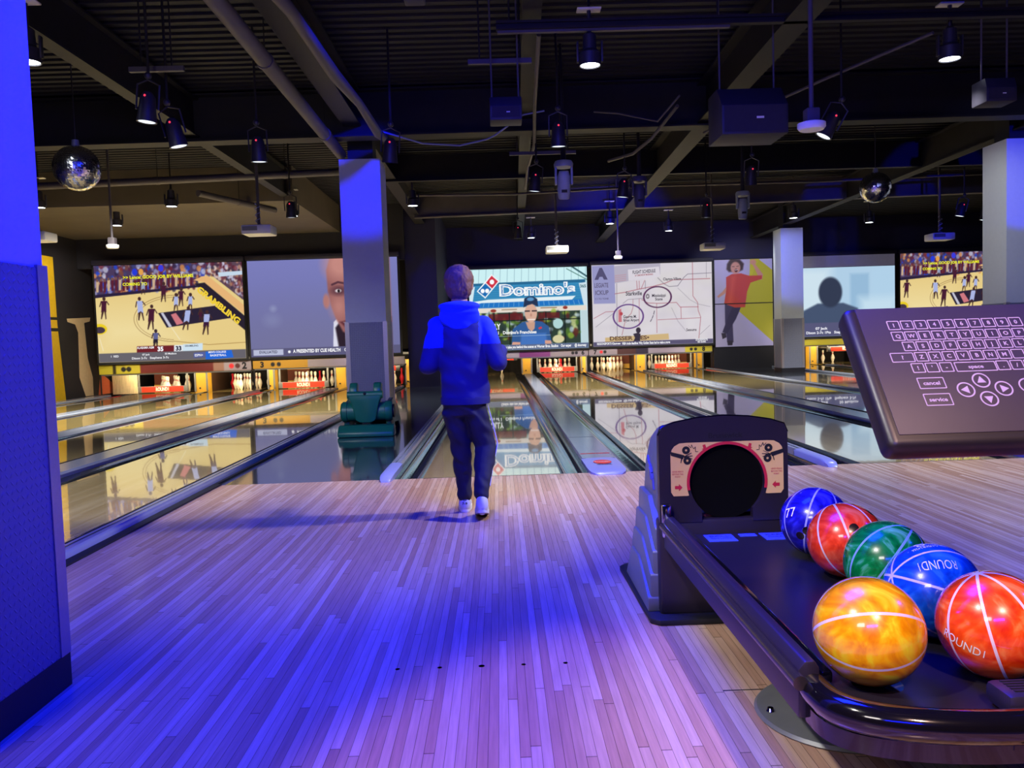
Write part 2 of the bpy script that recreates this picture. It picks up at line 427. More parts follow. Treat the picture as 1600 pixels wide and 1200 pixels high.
w = MB(); w.box(-1.28, -0.75, MR + 0.02, MR + 0.35, 0, 2.95); struct('wall_side', w, M['navy'])

# ------------------------------------------------------------------ square columns
def column(x0, x1, y0, y1, top, label):
    t = thing('column', label, 'column', ((x0 + x1) / 2, (y0 + y1) / 2, 0)); t['kind'] = 'structure'
    b = MB(); b.box(x0, x1, y0, y1, 0.1, top); obj('painted_shaft', b, M['paint'], t, False)
    e = 0.006; b = MB(); b.box(x0 - e, x1 + e, y0 - e, y1 + e, 0.105, 1.31); obj('diamond_plate', b, M['diamond'], t, False)
    for sx in (x0, x1):
        for sy2 in (y0, y1):
            b = MB(); e2 = 0.010; w_ = 0.045
            xa, xb = (sx - e2, sx + w_) if sx == x0 else (sx - w_, sx + e2)
            ya, yb = (sy2 - e2, sy2 + w_) if sy2 == y0 else (sy2 - w_, sy2 + e2)
            b.box(xa, xb, ya, yb, 0.105, 1.318); obj('corner_trim', b, M['trim'], t, False)
    b = MB(); b.box(x0 - 0.008, x1 + 0.008, y0 - 0.008, y1 + 0.008, 0, 0.105); obj('baseboard', b, M['base'], t, False)
    b = MB(); b.box(x0 + 0.1, x1 - 0.1, y0 + 0.1, y1 - 0.1, top, HZ); obj('steel_post', b, M['black'], t, False)
column(-1.85, -1.307, -4.23, -3.684, 3.4, 'big blue-lit column clad in diamond plate at the near end of the floor')
column(-1.87, -1.35, 4.35, 4.87, 3.38, 'column clad in diamond plate behind the green ball ramp')
column(6.9, 7.45, 4.7, 5.24, 3.48, 'column with bright blue upper face behind the keyboard console')
column(7.0, 7.54, 13.75, 14.3, 3.5, 'far column beside the mural of the man in the red shirt')

# ------------------------------------------------------------------ lanes
LANES = {1: (-8.04, YL), 2: (-6.266, YL), 3: (-4.657, YL), 4: (-2.88, YL), 5: (0, YR), 6: (1.777, YR), 7: (3.386, YR), 8: (5.163, YR), 9: (8.58, YR), 10: (10.26, YR)}
LW = 0.527
lane_word = {1: 'lane one, the lane along the left wall', 2: 'lane two', 3: 'lane three', 4: 'lane four, whose edge runs past the blue-lit column', 5: 'lane five, in front of the walking boy', 6: 'lane six, behind the ball return hood', 7: 'lane seven', 8: 'lane eight', 9: 'lane nine, right of the far column', 10: 'lane ten, behind the keyboard console'}
GW = {1: (.22, .215), 2: (.215, .225), 3: (.225, .215), 4: (.215, .125), 5: (.22, .215), 6: (.215, .225), 7: (.225, .215), 8: (.215, .22), 9: (.22, .2), 10: (.2, .22)}
def trough(x0, x1, y0, y1):
    b = MB(); n = 10; c = (x0 + x1) / 2; r = (x1 - x0) / 2; d = 0.085
    ys = np.linspace(y0, y1, 20)
    V = []; Fc = []
    for yy in ys:
        for k in range(n + 1):
            t = PI * k / n; V.append((c - r * math.cos(t), yy, -0.004 - d * math.sin(t) ** 0.8))
    for i in range(len(ys) - 1):
        for k in range(n): Fc.append([i * (n + 1) + k, i * (n + 1) + k + 1, (i + 1) * (n + 1) + k + 1, (i + 1) * (n + 1) + k])
    b.add(V, Fc); return b
for n, (xc, yf) in LANES.items():
    t = thing('bowling_lane', 'glossy wooden bowling ' + lane_word[n], 'bowling lane', (xc, yf, 0), 'bowling lanes')
    b = MB(); b.box(xc - LW, xc + LW, yf + 0.002, yf + 19.15, -0.1, 0.0); obj('lane_surface', b, M['lane'], t, False)
    b = MB(); b.box(xc - LW, xc + LW, yf - 0.004, yf + 0.008, -0.001, 0.0006); obj('foul_line', b, M['black'], t, False)
    gl, gr = GW[n]
    obj('gutter', trough(xc - LW - gl, xc - LW, yf, yf + 19.15), M['gutter'], t)
    obj('gutter', trough(xc + LW, xc + LW + gr, yf, yf + 19.15), M['gutter'], t)

# dividers between the lanes
def divider(x0, x1, yf, h, label, nose=True, sticker=False, wide=False):
    t = thing('lane_divider', label, 'lane divider', ((x0 + x1) / 2, yf, 0), 'lane dividers')
    b = MB(); pr = [(x0, -0.1), (x0, h * 0.55), (x0 + 0.012, h), (x1 - 0.012, h), (x1, h * 0.55), (x1, -0.1)]
    b.prism(pr, 'y', yf + 0.55, yf + 16.9); obj('capping', b, M['rail'], t, True, 30)
    for k in range(2, 16, 3):
        s = MB(); s.box(x0 + 0.01, x1 - 0.01, yf + k - 0.004, yf + k + 0.004, h, h + 0.0008); obj('joint_line', s, M['black'], t, False)
    if not wide:
        s = MB(); s.box((x0 + x1) / 2 - 0.004, (x0 + x1) / 2 + 0.004, yf + 0.55, yf + 16.9, h, h + 0.004); obj('groove_strip', s, M['gutter'], t, False)
    if nose:
        nb = MB(); xm = (x0 + x1) / 2; hw = (x1 - x0) / 2; V = []; Fc = []
        prof = [(yf + 0.56, h + .002, 1), (yf + 0.1, h + .004, 1), (yf + 0.0, h + .002, .98), (yf - 0.07, h * .85, .9), (yf - 0.11, h * .5, .72), (yf - 0.125, 0.0, .6)]
        k = 7
        for (yy, zz, ww) in prof:
            for i in range(k):
                q = -1 + 2 * i / (k - 1); V.append((xm + hw * ww * q, yy - 0.0, max(0.0005, zz * (1 - 0.25 * q ** 4)) if zz > 0 else 0.0005))
        for i in range(len(prof) - 1):
            for j in range(k - 1): Fc.append([i * k + j, i * k + j + 1, (i + 1) * k + j + 1, (i + 1) * k + j])
        for side in (0, k - 1):
            for i in range(len(prof) - 1):
                a, c = V[i * k + side], V[(i + 1) * k + side]; m0 = len(V); V += [(a[0], a[1], -0.05 if a[1] > yf else 0.0), (c[0], c[1], -0.05 if c[1] > yf else 0.0)]; Fc.append([i * k + side, (i + 1) * k + side, m0 + 1, m0])
        nb.add(V, Fc); obj('nose', nb, M['railpale'], t, True, 60)
    if sticker:
        xm = (x0 + x1) / 2; s = MB(); s.poly([(xm + .072 * math.cos(2 * PI * k / 32), yf + .30 + .10 * math.sin(2 * PI * k / 32), h + .0062) for k in range(32)])
        st = obj('logo_sticker', s, M['red'], t, False)
        s = MB(); text_on(s, 'ROUND1', (xm, yf + 0.28, h + .0068), (1, 0, 0), (0, 1, 0), 0.045, width=0.12); obj('lettering', s, M['white'], st, False)
        s = MB(); text_on(s, 'SPO-CHA', (xm, yf + 0.15, h + .0064), (1, 0, 0), (0, 1, 0), 0.035, bold=0.03, width=0.12); obj('lettering', s, M['black'], t, False)
        s = MB(); s.box(x0 + 0.02, x1 - 0.02, yf + 0.8, yf + 0.84, h, h + .001); obj('tape_strip', s, M['pinred'], t, False)
    return t
divider(-9.1, -8.79, YL, 0.045, 'dark lane divider running along the foot of the left wall', nose=False)
divider(-7.298, -7.008, YL, 0.035, 'wide divider between lanes one and two', wide=True)
divider(-5.514, -5.409, YL, 0.055, 'narrow divider between lanes two and three')
divider(-3.915, -3.622, YL, 0.045, 'wide divider between lanes three and four', wide=True)
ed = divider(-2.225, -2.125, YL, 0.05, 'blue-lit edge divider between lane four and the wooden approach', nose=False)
b = MB(); b.box(-2.120, -2.062, YL + .1, 0.0, 0.0002, 0.012); obj('shadow_edge_strip', b, M['black'], ed, False)  # black strips stand in for the shade between rail and floor
b = MB(); b.box(-2.120, -2.095, 0.0, 16.9 + YL, 0.0, 0.012); obj('shadow_edge_strip', b, M['black'], ed, False)
b = MB(); b.box(-2.217, -2.211, YL + .6, 16.9 + YL, 0.05, 0.0515); obj('groove_strip', b, M['black'], ed, False)
divider(-0.85, -0.747, YR, 0.045, 'narrow divider with blue nose beside the dark aisle and lane five')
divider(0.742, 1.035, YR, 0.03, 'wide divider with red logo sticker between lanes five and six', sticker=True, wide=True)
divider(2.529, 2.634, YR, 0.05, 'narrow divider with pale nose between lanes six and seven')
divider(4.128, 4.421, YR, 0.035, 'wide divider between lanes seven and eight', wide=True)
divider(5.91, 6.01, YR, 0.045, 'narrow divider right of lane eight beside the dark aisle')
divider(7.73, 7.83, YR, 0.045, 'narrow divider left of lane nine beside the dark aisle')
divider(9.307, 9.533, YR, 0.035, 'wide divider between lanes nine and ten', wide=True)

# ------------------------------------------------------------------ pins
PIN = [(0.0, 0), (0.0255, 0), (0.0285, .01), (0.037, .04), (0.048, .075), (0.0575, .105), (0.0605, .118), (0.0575, .145), (0.048, .18), (0.0355, .21), (0.0265, .235), (0.0235, .252), (0.0240, .27), (0.0275, .30), (0.0315, .335), (0.0323, .343), (0.030, .36), (0.022, .374), (0.010, .380), (0.0, .381)]
def make_pin(name, m, label, group):
    t = thing(name, label, 'bowling pin', (0, 0, -5), group)
    b = MB(); b.lathe(PIN, (0, 0, -5), n=20); obj('pin_body', b, m, t, True, 60)
    if m is M['pin']:
        for z0 in (.243, .268):
            b = MB(); b.lathe([(0.0252, z0), (0.0252, z0 + .012)], (0, 0, -5), n=20); obj('neck_stripe', b, M['pinred'], t)
    return t
pw = make_pin('bowling_pin', M['pin'], 'x', 'x'); pr_ = make_pin('bowling_pin', M['pinred'], 'x', 'x')
S_ = 0.3048
PP = {1: (0, 0), 2: (-.5, 1), 3: (.5, 1), 4: (-1, 2), 5: (0, 2), 6: (1, 2), 7: (-1.5, 3), 8: (-.5, 3), 9: (.5, 3), 10: (1.5, 3)}
row_word = {1: 'front pin', 2: 'left pin of the second row', 3: 'right pin of the second row', 4: 'left pin of the third row', 5: 'middle pin of the third row', 6: 'right pin of the third row', 7: 'left end pin of the back row', 8: 'second pin from the left in the back row', 9: 'third pin from the left in the back row', 10: 'right end pin of the back row'}
num_word = {1: 'one', 2: 'two', 3: 'three', 4: 'four', 5: 'five', 6: 'six', 7: 'seven', 8: 'eight', 9: 'nine', 10: 'ten'}
sets = {1: range(1, 11), 2: range(1, 11), 3: range(1, 11), 4: (3, 6, 9, 10), 5: (9,), 6: range(1, 11), 7: range(1, 11), 8: range(1, 11), 10: (7, 8, 9)}
redpin = {(3, 9), (6, 3), (2, 7), (4, 10)}
first = {True: pw, False: pr_}; used = {True: False, False: False}
for ln, ids in sets.items():
    xc, yf = LANES[ln]
    for i in ids:
        a, r = PP[i]; p = (xc + a * S_, yf + 18.29 + r * S_ * 0.866, 0.0)
        isw = (ln, i) not in redpin
        lab = ('white' if isw else 'red') + ' bowling pin on lane ' + num_word[ln] + ', ' + row_word[i]; grp = 'pins on lane ' + num_word[ln]
        if ln == 5: lab = 'white bowling pin standing alone on lane five'
        if not used[isw]: used[isw] = True; q = first[isw]; q.location = p; q['label'] = lab; q['group'] = grp
        else: dup(first[isw], p, lab, grp)

# ------------------------------------------------------------------ pin deck surroundings
def kick(x, w, yf, label, m='yellow', y0=-0.24):
    t = thing('pin_deck_partition', label, 'partition', (x, yf + 18.29 + y0, 0), 'pin deck partitions')
    ya = yf + 18.29 + y0
    b = MB(); b.box(x - w / 2, x + w / 2, ya + .3, yf + 20.3, -0.1, 0.62); obj('side_panel', b, M['sidebrown'], t, False)
    b = MB(); b.box(x - w / 2, x + w / 2, ya, ya + .3, -0.1, 0.62); obj('yellow_front', b, M[m], t, False)
    b = MB(); b.box(x - w / 2 - 0.012, x - w / 2 + 0.03, ya - 0.012, ya, -0.0, 0.6); obj('edge_strip', b, M['grey'], t, False)
    b = MB(); b.box(x + w / 2 - 0.03, x + w / 2 + 0.012, ya - 0.012, ya, -0.0, 0.6); obj('edge_strip', b, M['grey'], t, False)
    b = MB(); b.cone((x - 0.03, ya - 0.016, 0.08), 0.02, (x - 0.03, ya, 0.08), 0.02, 10); obj('bolt', b, M['black'], t)
kick(-7.153, 0.3, YL, 'yellow pin deck partition between lanes one and two')
kick(-5.46, 0.16, YL, 'yellow pin deck partition between lanes two and three')
kick(-3.77, 0.3, YL, 'yellow pin deck partition between lanes three and four')
kick(-2.12, 0.2, YL, 'orange-lit pin deck partition right of the column at lane four')
kick(0.888, 0.3, YR, 'yellow pin deck partition between lanes five and six')
kick(2.58, 0.16, YR, 'yellow pin deck partition between lanes six and seven')
kick(4.275, 0.3, YR, 'yellow pin deck partition between lanes seven and eight')
kick(6.02, 0.2, YR, 'yellow pin deck partition at the right end of lane eight')
kick(9.42, 0.24, YR, 'yellow pin deck partition left of lane ten')
t = thing('slatted_panel', 'cream slatted panel beside lane one against the left wall', 'panel', (-8.95, 13.6, 0))
for k in range(7):
    b = MB(); b.box(-9.22 + k * 0.085, -9.22 + k * 0.085 + 0.078, 13.6, 13.63, 0.0, 0.54, bev=0.004); obj('slat', b, M['cream'], t, False)
# pit interior: back curtain per lane with brown side box
for n, (xc, yf) in LANES.items():
    t = thing('pit_curtain', 'dark pit curtain at the back of ' + lane_word[n].split(',')[0], 'curtain', (xc, yf + 19.7, 0), 'pit curtains')
    b = MB()
    pts = []
    for k in range(31):
        pts.append((xc - 0.78 + 1.56 * k / 30, yf + 19.7 + 0.015 * math.sin(k * 1.7)))
    V = []; Fc = []
    for (a, c) in pts: V += [(a, c, -0.1), (a, c, 0.75)]
    for k in range(30): Fc.append([2 * k, 2 * k + 2, 2 * k + 3, 2 * k + 1])
    b.add(V, Fc); obj('cloth', b, M['pit'], t)
    b = MB(); b.box(xc - 0.8, xc + 0.8, yf + 19.66, yf + 19.72, 0.72, 0.78); obj('hanging_bar', b, M['grey'], t, False)
brown = mat('brown_board', rgb(112, 52, 34), rough=0.7)
for n, sd in ((1, -1), (3, -1), (8, 1), (7, 1), (4, -1)):
    xc, yf = LANES[n]; t = thing('pit_side_board', 'dark brown side board at the pit of ' + lane_word[n].split(',')[0], 'board', (xc + sd * 0.46, yf + 19.3, 0), 'pit side boards')
    b = MB(); b.box(xc + sd * 0.46 - 0.30, xc + sd * 0.46 + 0.30, yf + 19.3, yf + 19.34, 0.14, 0.42); obj('board', b, brown, t, False)
    b = MB(); b.box(xc + sd * 0.46 - 0.30, xc + sd * 0.46 + 0.30, yf + 19.28, yf + 19.34, 0.42, 0.47); obj('yellow_ledge', b, M['yellow'], t, False)
    b = MB(); b.box(xc + sd * 0.46 - 0.30, xc + sd * 0.46 + 0.30, yf + 19.28, yf + 19.34, 0.0, 0.14); obj('lower_ledge', b, M['yellow'], t, False)

# sweep bars
def sweep(n, z, y, label):
    xc, yf = LANES[n]; yy = yf + y
    t = thing('sweep_bar', label, 'sweep bar', (xc, yy, z), 'sweep bars')
    b = MB(); b.box(xc - 0.6, xc + 0.6, yy, yy + 0.04, z, z + 0.15, bev=0.006); obj('bar', b, M['grey'], t)
    b = MB(); b.box(xc - 0.5, xc + 0.5, yy - 0.006, yy, z + 0.012, z + 0.138); rd = obj('red_panel', b, M['red'], t, False)
    b = MB(); text_on(b, 'ROUND1', (xc, yy - 0.008, z + 0.035), (1, 0, 0), (0, 0, 1), 0.085, bold=0.03, width=0.31); obj('lettering', b, M['white'], rd, False)
    for s in (-1, 1):
        b = MB(); b.box(xc + s * 0.58 - 0.02, xc + s * 0.58 + 0.02, yy + 0.04, yy + 0.07, z, max(z + 0.2, 0.56)); obj('arm', b, M['grey'], t, False)
        if z > .1:
            b = MB(); b.box(xc + s * 0.58 - 0.015, xc + s * 0.58 + 0.015, yy + 0.07, yy + 0.75, z + .10, z + .14); obj('swing_arm', b, M['grey'], t, False)
            b = MB(); b.cone((xc + s * .565, yy + .70, z + .12), .014, (xc + s * .745, yy + .70, z + .12), .014, 10); obj('pivot_pin', b, M['grey'], t)
sweep(1, 0.015, 17.93, 'red sweep bar with white lettering lowered on lane one')
sweep(3, 0.015, 17.93, 'red sweep bar with white lettering lowered on lane three')
sweep(6, 0.015, 17.93, 'red sweep bar with white lettering lowered on lane six')
sweep(8, 0.015, 17.93, 'red sweep bar with white lettering lowered on lane eight')
sweep(5, 0.40, 17.6, 'red sweep bar raised above lane five beside the walking boy')
sweep(10, 0.36, 17.6, 'red sweep bar raised over the three pins of lane ten')
sweep(4, 0.36, 17.6, 'red sweep bar raised above lane four right of the column')

# masking strips with lane numbers
YEL, AMB, GRY, LAV, PUR, BRN, MAR = (196, 184, 48), (200, 150, 40), (166, 154, 164), (178, 168, 190), (140, 60, 140), (80, 42, 40), (112, 30, 28)
BK = (16, 14, 18); RD = (250, 40, 50)
def mask(x0, x1, y, z0, z1, segs, texts, label, holes):
    t = thing('masking_strip', label, 'lane number strip', ((x0 + x1) / 2, y, z0), 'masking strips with lane numbers')
    b = MB(); b.box(x0, x1, y, y + 0.05, z0, z1); obj('board', b, M['grey'], t, False)
    W = x1 - x0; H = z1 - z0; c = Canvas(200, 12, segs[0][1], W / H)
    for a, col in segs: c.rect(a, 0, 1, 1, col, 0.05)
    for h, col in holes: c.ell(h, 0.5, 0.26 * H / W, 0.26, col)
    for s, u in texts: c.text(s, u, 0.82, 0.66, BK, 0.05)
    c.build('printed_face', x0, x1, z0, z1, y - 0.002, M['print'], t)
    b = MB(); b.box(x0, x1, y + 0.02, y + 0.3, z0 - 0.03, z0); obj('metal_lip', b, M['grey'], t, False)
    for xx in (x0 + .012, x1 - .012):
        b = MB(); b.box(xx - .012, xx + .012, y + .01, y + .04, .065, z0); obj('support_post', b, M['black'], t, False)
mask(-8.9, -5.5, ML, .52, .73, [(0, YEL), (.09, (40, 34, 12)), (.11, YEL), (.27, MAR), (.75, (160, 120, 104)), (.82, GRY)], [('2', .955)], 'masking strip with lane number 2 under the basketball screen at left', [(.16, BK), (.195, BK), (.87, RD), (.91, (90, 40, 40))])
mask(-5.46, -2.05, ML, .54, .72, [(0, AMB), (.36, GRY), (.62, (120, 128, 40)), (.9, GRY)], [('3', .06)], 'masking strip with lane number 3 under the screen showing a face', [(.13, BK), (.17, BK)])
mask(-0.75, 2.57, MR, .50, .665, [(0, LAV), (.42, PUR), (.68, GRY)], [('6', .955)], 'masking strip with lane number 6 under the pizza shop screen', [(.87, BK), (.90, BK)])
mask(2.59, 6.05, MR, .50, .665, [(0, GRY), (.23, BRN), (.38, (52, 40, 66)), (.48, LAV), (.78, YEL)], [('7', .05), ('8', .93)], 'masking strip with lane numbers 7 and 8 under the map screen', [(.10, RD), (.13, BK), (.83, BK), (.865, BK)])
mask(7.85, 11.2, MR, .58, .74, [(0, YEL), (.52, YEL), (.60, (150, 130, 150)), (.72, (60, 50, 56)), (.8, GRY)], [], 'masking strip with yellow end right of the far column', [])

# ------------------------------------------------------------------ projection screens
def screen(x0, x1, z0, z1, y, cv, label, top=0.0):
    t = thing('projection_screen', label, 'projection screen', ((x0 + x1) / 2, y, z0), 'projection screens')
    b = MB(); b.box(x0, x1, y, y + 0.03, z0, z1 + 0.02); obj('border', b, M['screenblk'], t, False)
    b = MB(); b.box(x0 + 0.01, x1 - 0.01, y - 0.05, y + 0.06, z1 + 0.0, z1 + 0.11, bev=0.02); obj('roller_case', b, M['case'], t)
    b = MB(); b.cone((x0 + 0.03, y - 0.012, z0 + 0.005), 0.014, (x1 - 0.03, y - 0.012, z0 + 0.005), 0.014, 10); obj('weight_bar', b, M['screenblk'], t)
    if top:
        b = MB(); b.box(x0 + 0.05, x1 - 0.05, y - 0.006, y - 0.001, z1 - top, z1 - 0.004); obj('blank_cloth', b, mat('blank_screen', rgb(126, 122, 146), rough=0.8, emit=rgb(126, 122, 146), estr=0.25), t, False)
    cv.build('picture', x0 + 0.045, x1 - 0.05, z0 + 0.05, z1 - top - 0.01, y - 0.008, M['pic'], t)
    return t

def player(c, m, x, y, h, shirt, skin=(70, 45, 45), shorts=None, lean=0.0, arm=1):
    w = h * 0.165; P = lambda a, b: m(x + a * w + lean * b * h, y + b * h)
    sh = shorts or shirt
    c.poly([P(-.5, .5), P(.5, .5), P(.75, .98), P(.5, 1), P(.1, .62), P(-.5, 1), P(-.75, .97)], skin)
    c.poly([P(-.65, .42), P(.65, .42), P(.7, .68), P(.05, .6), P(-.7, .68)], sh)
    c.poly([P(-.75, .17), P(.75, .17), P(.6, .48), P(-.6, .48)], shirt)
    c.line([P(-.75, .2), P(-1.1 * arm, .42)], 0.011, skin); c.line([P(.75, .2), P(1.3 * arm, .34)], 0.011, skin)
    a = P(0, .08); c.ell(a[0], a[1], 0.011, 0.02, skin)

def basketball():
    c = Canvas(270, 176, (232, 208, 146), 3.28 / 2.14)
    def m(x, y): return ((x - 22 - (y - 205) * .07) / 1345, (y - 205 + .024 * (x - 22)) / 892)
    P = lambda pts: [m(*p) for p in pts]
    c.poly(P([(0, 300), (1480, 260), (1480, 1150), (0, 1150)]), (230, 204, 136), .1)
    c.poly(P([(80, 650), (600, 640), (900, 900), (100, 1000)]), (238, 218, 158), .35)
    # crowd
    c.poly(P([(-20, 150), (1100, 140), (940, 400), (-20, 500)]), (74, 58, 92))
    pal = [(150, 150, 190), (96, 40, 60), (60, 66, 120), (190, 190, 210), (120, 70, 60), (40, 70, 200), (110, 40, 50), (210, 140, 80), (50, 40, 70), (130, 120, 160)]
    for k in range(420):
        x = rng.uniform(-10, 1180); y = rng.uniform(165, 470 - 0.06 * x)
        if x > 960 and y > 300: continue
        a = m(x, y); r = rng.uniform(.006, .017); c.ell(a[0], a[1], r, r * 1.9, pal[rng.randint(len(pal))], .012, op=.8)
    for k in range(26):
        x = 60 + k * 34; y = 390 - .06 * x + rng.uniform(-8, 8); a = m(x, y)
        c.poly(P([(x - 13, y - 40), (x + 13, y - 40), (x + 10, y + 60), (x - 10, y + 60)]), (90, 34, 52) if k % 3 else (200, 170, 140)); c.ell(a[0], a[1] - .055, .008, .015, (120, 84, 74))
    a = m(395, 262); c.ell(a[0], a[1], .018, .036, (40, 60, 214)); a = m(632, 228); c.ell(a[0], a[1], .018, .036, (60, 60, 220)); a = m(452, 262); c.ell(a[0], a[1], .016, .034, (226, 160, 80))
    # far touchline boards
    c.poly(P([(40, 470), (960, 385), (975, 405), (40, 500)]), (44, 34, 62))
    # right side crowd and apron
    c.poly(P([(1100, 150), (1480, 140), (1480, 560), (1380, 520), (1100, 300)]), (92, 70, 86))
    for k in range(190):
        x = rng.uniform(1090, 1450); y = rng.uniform(170, 240 + (x - 1050) * .75)
        a = m(x, y); r = rng.uniform(.006, .014); c.ell(a[0], a[1], r, r * 2, [(220, 200, 190), (130, 70, 80), (60, 50, 70), (170, 120, 96), (190, 190, 220), (90, 40, 56)][rng.randint(6)], .012, op=.85)
    c.poly(P([(1150, 270), (1390, 255), (1390, 290), (1160, 310)]), (196, 214, 232))
    c.poly(P([(1010, 305), (1060, 300), (1480, 640), (1480, 720), (1030, 360), (930, 340)]), (230, 180, 120))
    # end line band
    c.poly(P([(940, 372), (1032, 362), (1440, 700), (1440, 830), (1290, 705)]), (42, 34, 48))
    u, v = m(1152, 592); c.text('GRAMBLING', u, v, .075, (240, 206, 60), .05, width=.36, rot=-.72, shear=(.45, .62))
    # lane and arcs
    c.poly(P([(612, 640), (1135, 575), (1280, 690), (695, 775)]), (44, 36, 56))
    c.poly(P([(638, 640), (660, 636), (742, 765), (715, 770)]), (196, 196, 214))
    c.poly(P([(730, 655), (775, 640), (845, 735), (785, 752)]), (206, 120, 128))
    for k, w in ((0, .004), (1, .003)):
        pts = []
        for i in range(40):
            t = PI * (.5 + i / 39.0 * .98); pts.append(m(760 + (385 - k * 25) * math.cos(t) + 20, 690 - (215 - 18 * k) * math.sin(t)))
        c.line(pts, w, (120, 84, 50))
    c.line(P([(760, 900), (1080, 935), (1420, 915)]), .005, (150, 110, 60)); c.line(P([(735, 770), (815, 885)]), .006, (244, 236, 206)); c.line(P([(85, 870), (120, 985)]), .006, (244, 236, 206))
    a = m(85, 785); c.ell(a[0], a[1], .05, .055, (234, 204, 40)); c.ell(a[0], a[1] + .01, .036, .034, (70, 56, 70))
    # players
    BL, DK = (170, 180, 226), (72, 30, 52)
    player(c, m, 120, 490, 205, DK); player(c, m, 440, 490, 220, BL, lean=.1); player(c, m, 555, 560, 235, DK, lean=-.03)
    player(c, m, 660, 355, 185, DK); player(c, m, 775, 460, 165, BL); player(c, m, 820, 410, 170, DK); player(c, m, 905, 460, 160, BL)
    player(c, m, 890, 580, 220, BL, lean=-.12); player(c, m, 1060, 615, 230, BL, shorts=(60, 30, 60), lean=-.05); player(c, m, 1000, 610, 110, DK)
    player(c, m, 595, 790, 190, (96, 100, 150), (60, 44, 50), (40, 34, 50)); player(c, m, 475, 330, 140, (150, 160, 190))
    # graphics
    c.poly(P([(425, 945), (765, 938), (765, 1000), (425, 1008)]), (112, 36, 44)); c.poly(P([(765, 938), (845, 935), (845, 998), (765, 1000)]), (226, 232, 240)); c.poly(P([(845, 930), (1025, 920), (1025, 985), (845, 996)]), (206, 226, 240))
    c.rect(0, .905, 1, 1, (104, 100, 108)); c.poly(P([(1050, 1000), (1290, 985), (1310, 1055), (1055, 1075)]), (40, 104, 214)); c.poly(P([(945, 1010), (1045, 1003), (1045, 1050), (945, 1055)]), (86, 96, 160))
    T = lambda s, x, y, h, col, **k: c.text(s, *m(x, y), h / 892, col, **k)
    Y_ = (240, 240, 40)
    T('>> Lance: GOOD JOB BY WILLIAMS', 610, 318, 28, Y_, width=.475, bold=.03); T('COMING TO', 400, 385, 26, Y_, width=.165, bold=.03)
    W_ = (246, 246, 250)
    T('ALABAMA A&M', 505, 968, 20, W_, width=.115); T('35', 642, 990, 38, W_, bold=.05); T('33', 808, 985, 38, (40, 40, 60), bold=.05); T('GRAMBLING', 925, 952, 16, (60, 60, 80), width=.09)
    T('Dixon 2-7c   Stephens 3-7c', 550, 1062, 19, W_, width=.25); T('07 Jack', 510, 1030, 16, W_); T('50 Madison', 735, 1022, 16, W_); T('1  RED', 225, 1046, 18, W_); T('ESPN+', 993, 1042, 22, W_, width=.055)
    T('MEN\'S COLLEGE', 1160, 1012, 18, W_, width=.12); T('BASKETBALL', 1170, 1042, 18, W_, width=.11)
    return c

def face():
    c = Canvas(250, 160, (116, 118, 176), 3.3 / 2.14)
    c.im *= (1.0 + .12 * (.5 - c.V))[..., None]; c.ell(.35, .95, .7, .45, (120, 118, 150), .6, op=.6); c.ell(.16, .50, .02, .03, (160, 168, 200), .04, op=.5); c.ell(.15, .62, .05, .06, (140, 146, 186), .08, op=.4)
    sk, dk, lt = (150, 96, 96), (88, 54, 66), (206, 146, 136)
    c.poly([(.56, .66), (.60, .60), (.70, .95), (.55, .95)], (220, 220, 236), .01)
    c.poly([(.59, .95), (.57, .72), (.62, .62), (.95, .62), (.95, .95)], (46, 34, 46), .02)
    c.poly([(.525, .12), (.56, -.05), (.95, -.05), (.95, .9), (.74, .88), (.62, .76), (.575, .62), (.545, .48), (.53, .34)], sk, .02)
    c.ell(.518, .44, .022, .075, (176, 120, 116), .02); c.ell(.62, .06, .10, .16, lt, .16, op=.8); c.ell(.60, .50, .05, .11, lt, .12, op=.6)
    c.ell(.605, .335, .05, .045, dk, .05, op=.9); c.ell(.60, .335, .02, .018, (220, 210, 214), .01); c.ell(.603, .337, .009, .017, (30, 20, 26), .006)
    c.line([(.56, .27), (.60, .245), (.66, .265)], .022, dk); c.ell(.705, .50, .035, .08, (190, 130, 122), .05); c.ell(.705, .56, .035, .02, dk, .02, op=.8)
    c.poly([(.60, .66), (.70, .63), (.80, .66), (.72, .74), (.64, .72)], (96, 48, 58), .02); c.poly([(.625, .665), (.72, .655), (.78, .67), (.71, .70)], (240, 232, 230), .01)
    c.rect(0, .915, 1, 1, (92, 90, 124)); c.rect(.015, .925, .215, .985, (186, 190, 216))
    c.text('EVALUATED', .115, .965, .028, (60, 60, 90), width=.12); c.ell(.255, .955, .009, .014, (246, 246, 250)); c.text('A PRESENTED BY CUE HEALTH    C. SALVADOR PEREZ', .56, .967, .034, (246, 246, 250), .035, width=.56)
    return c

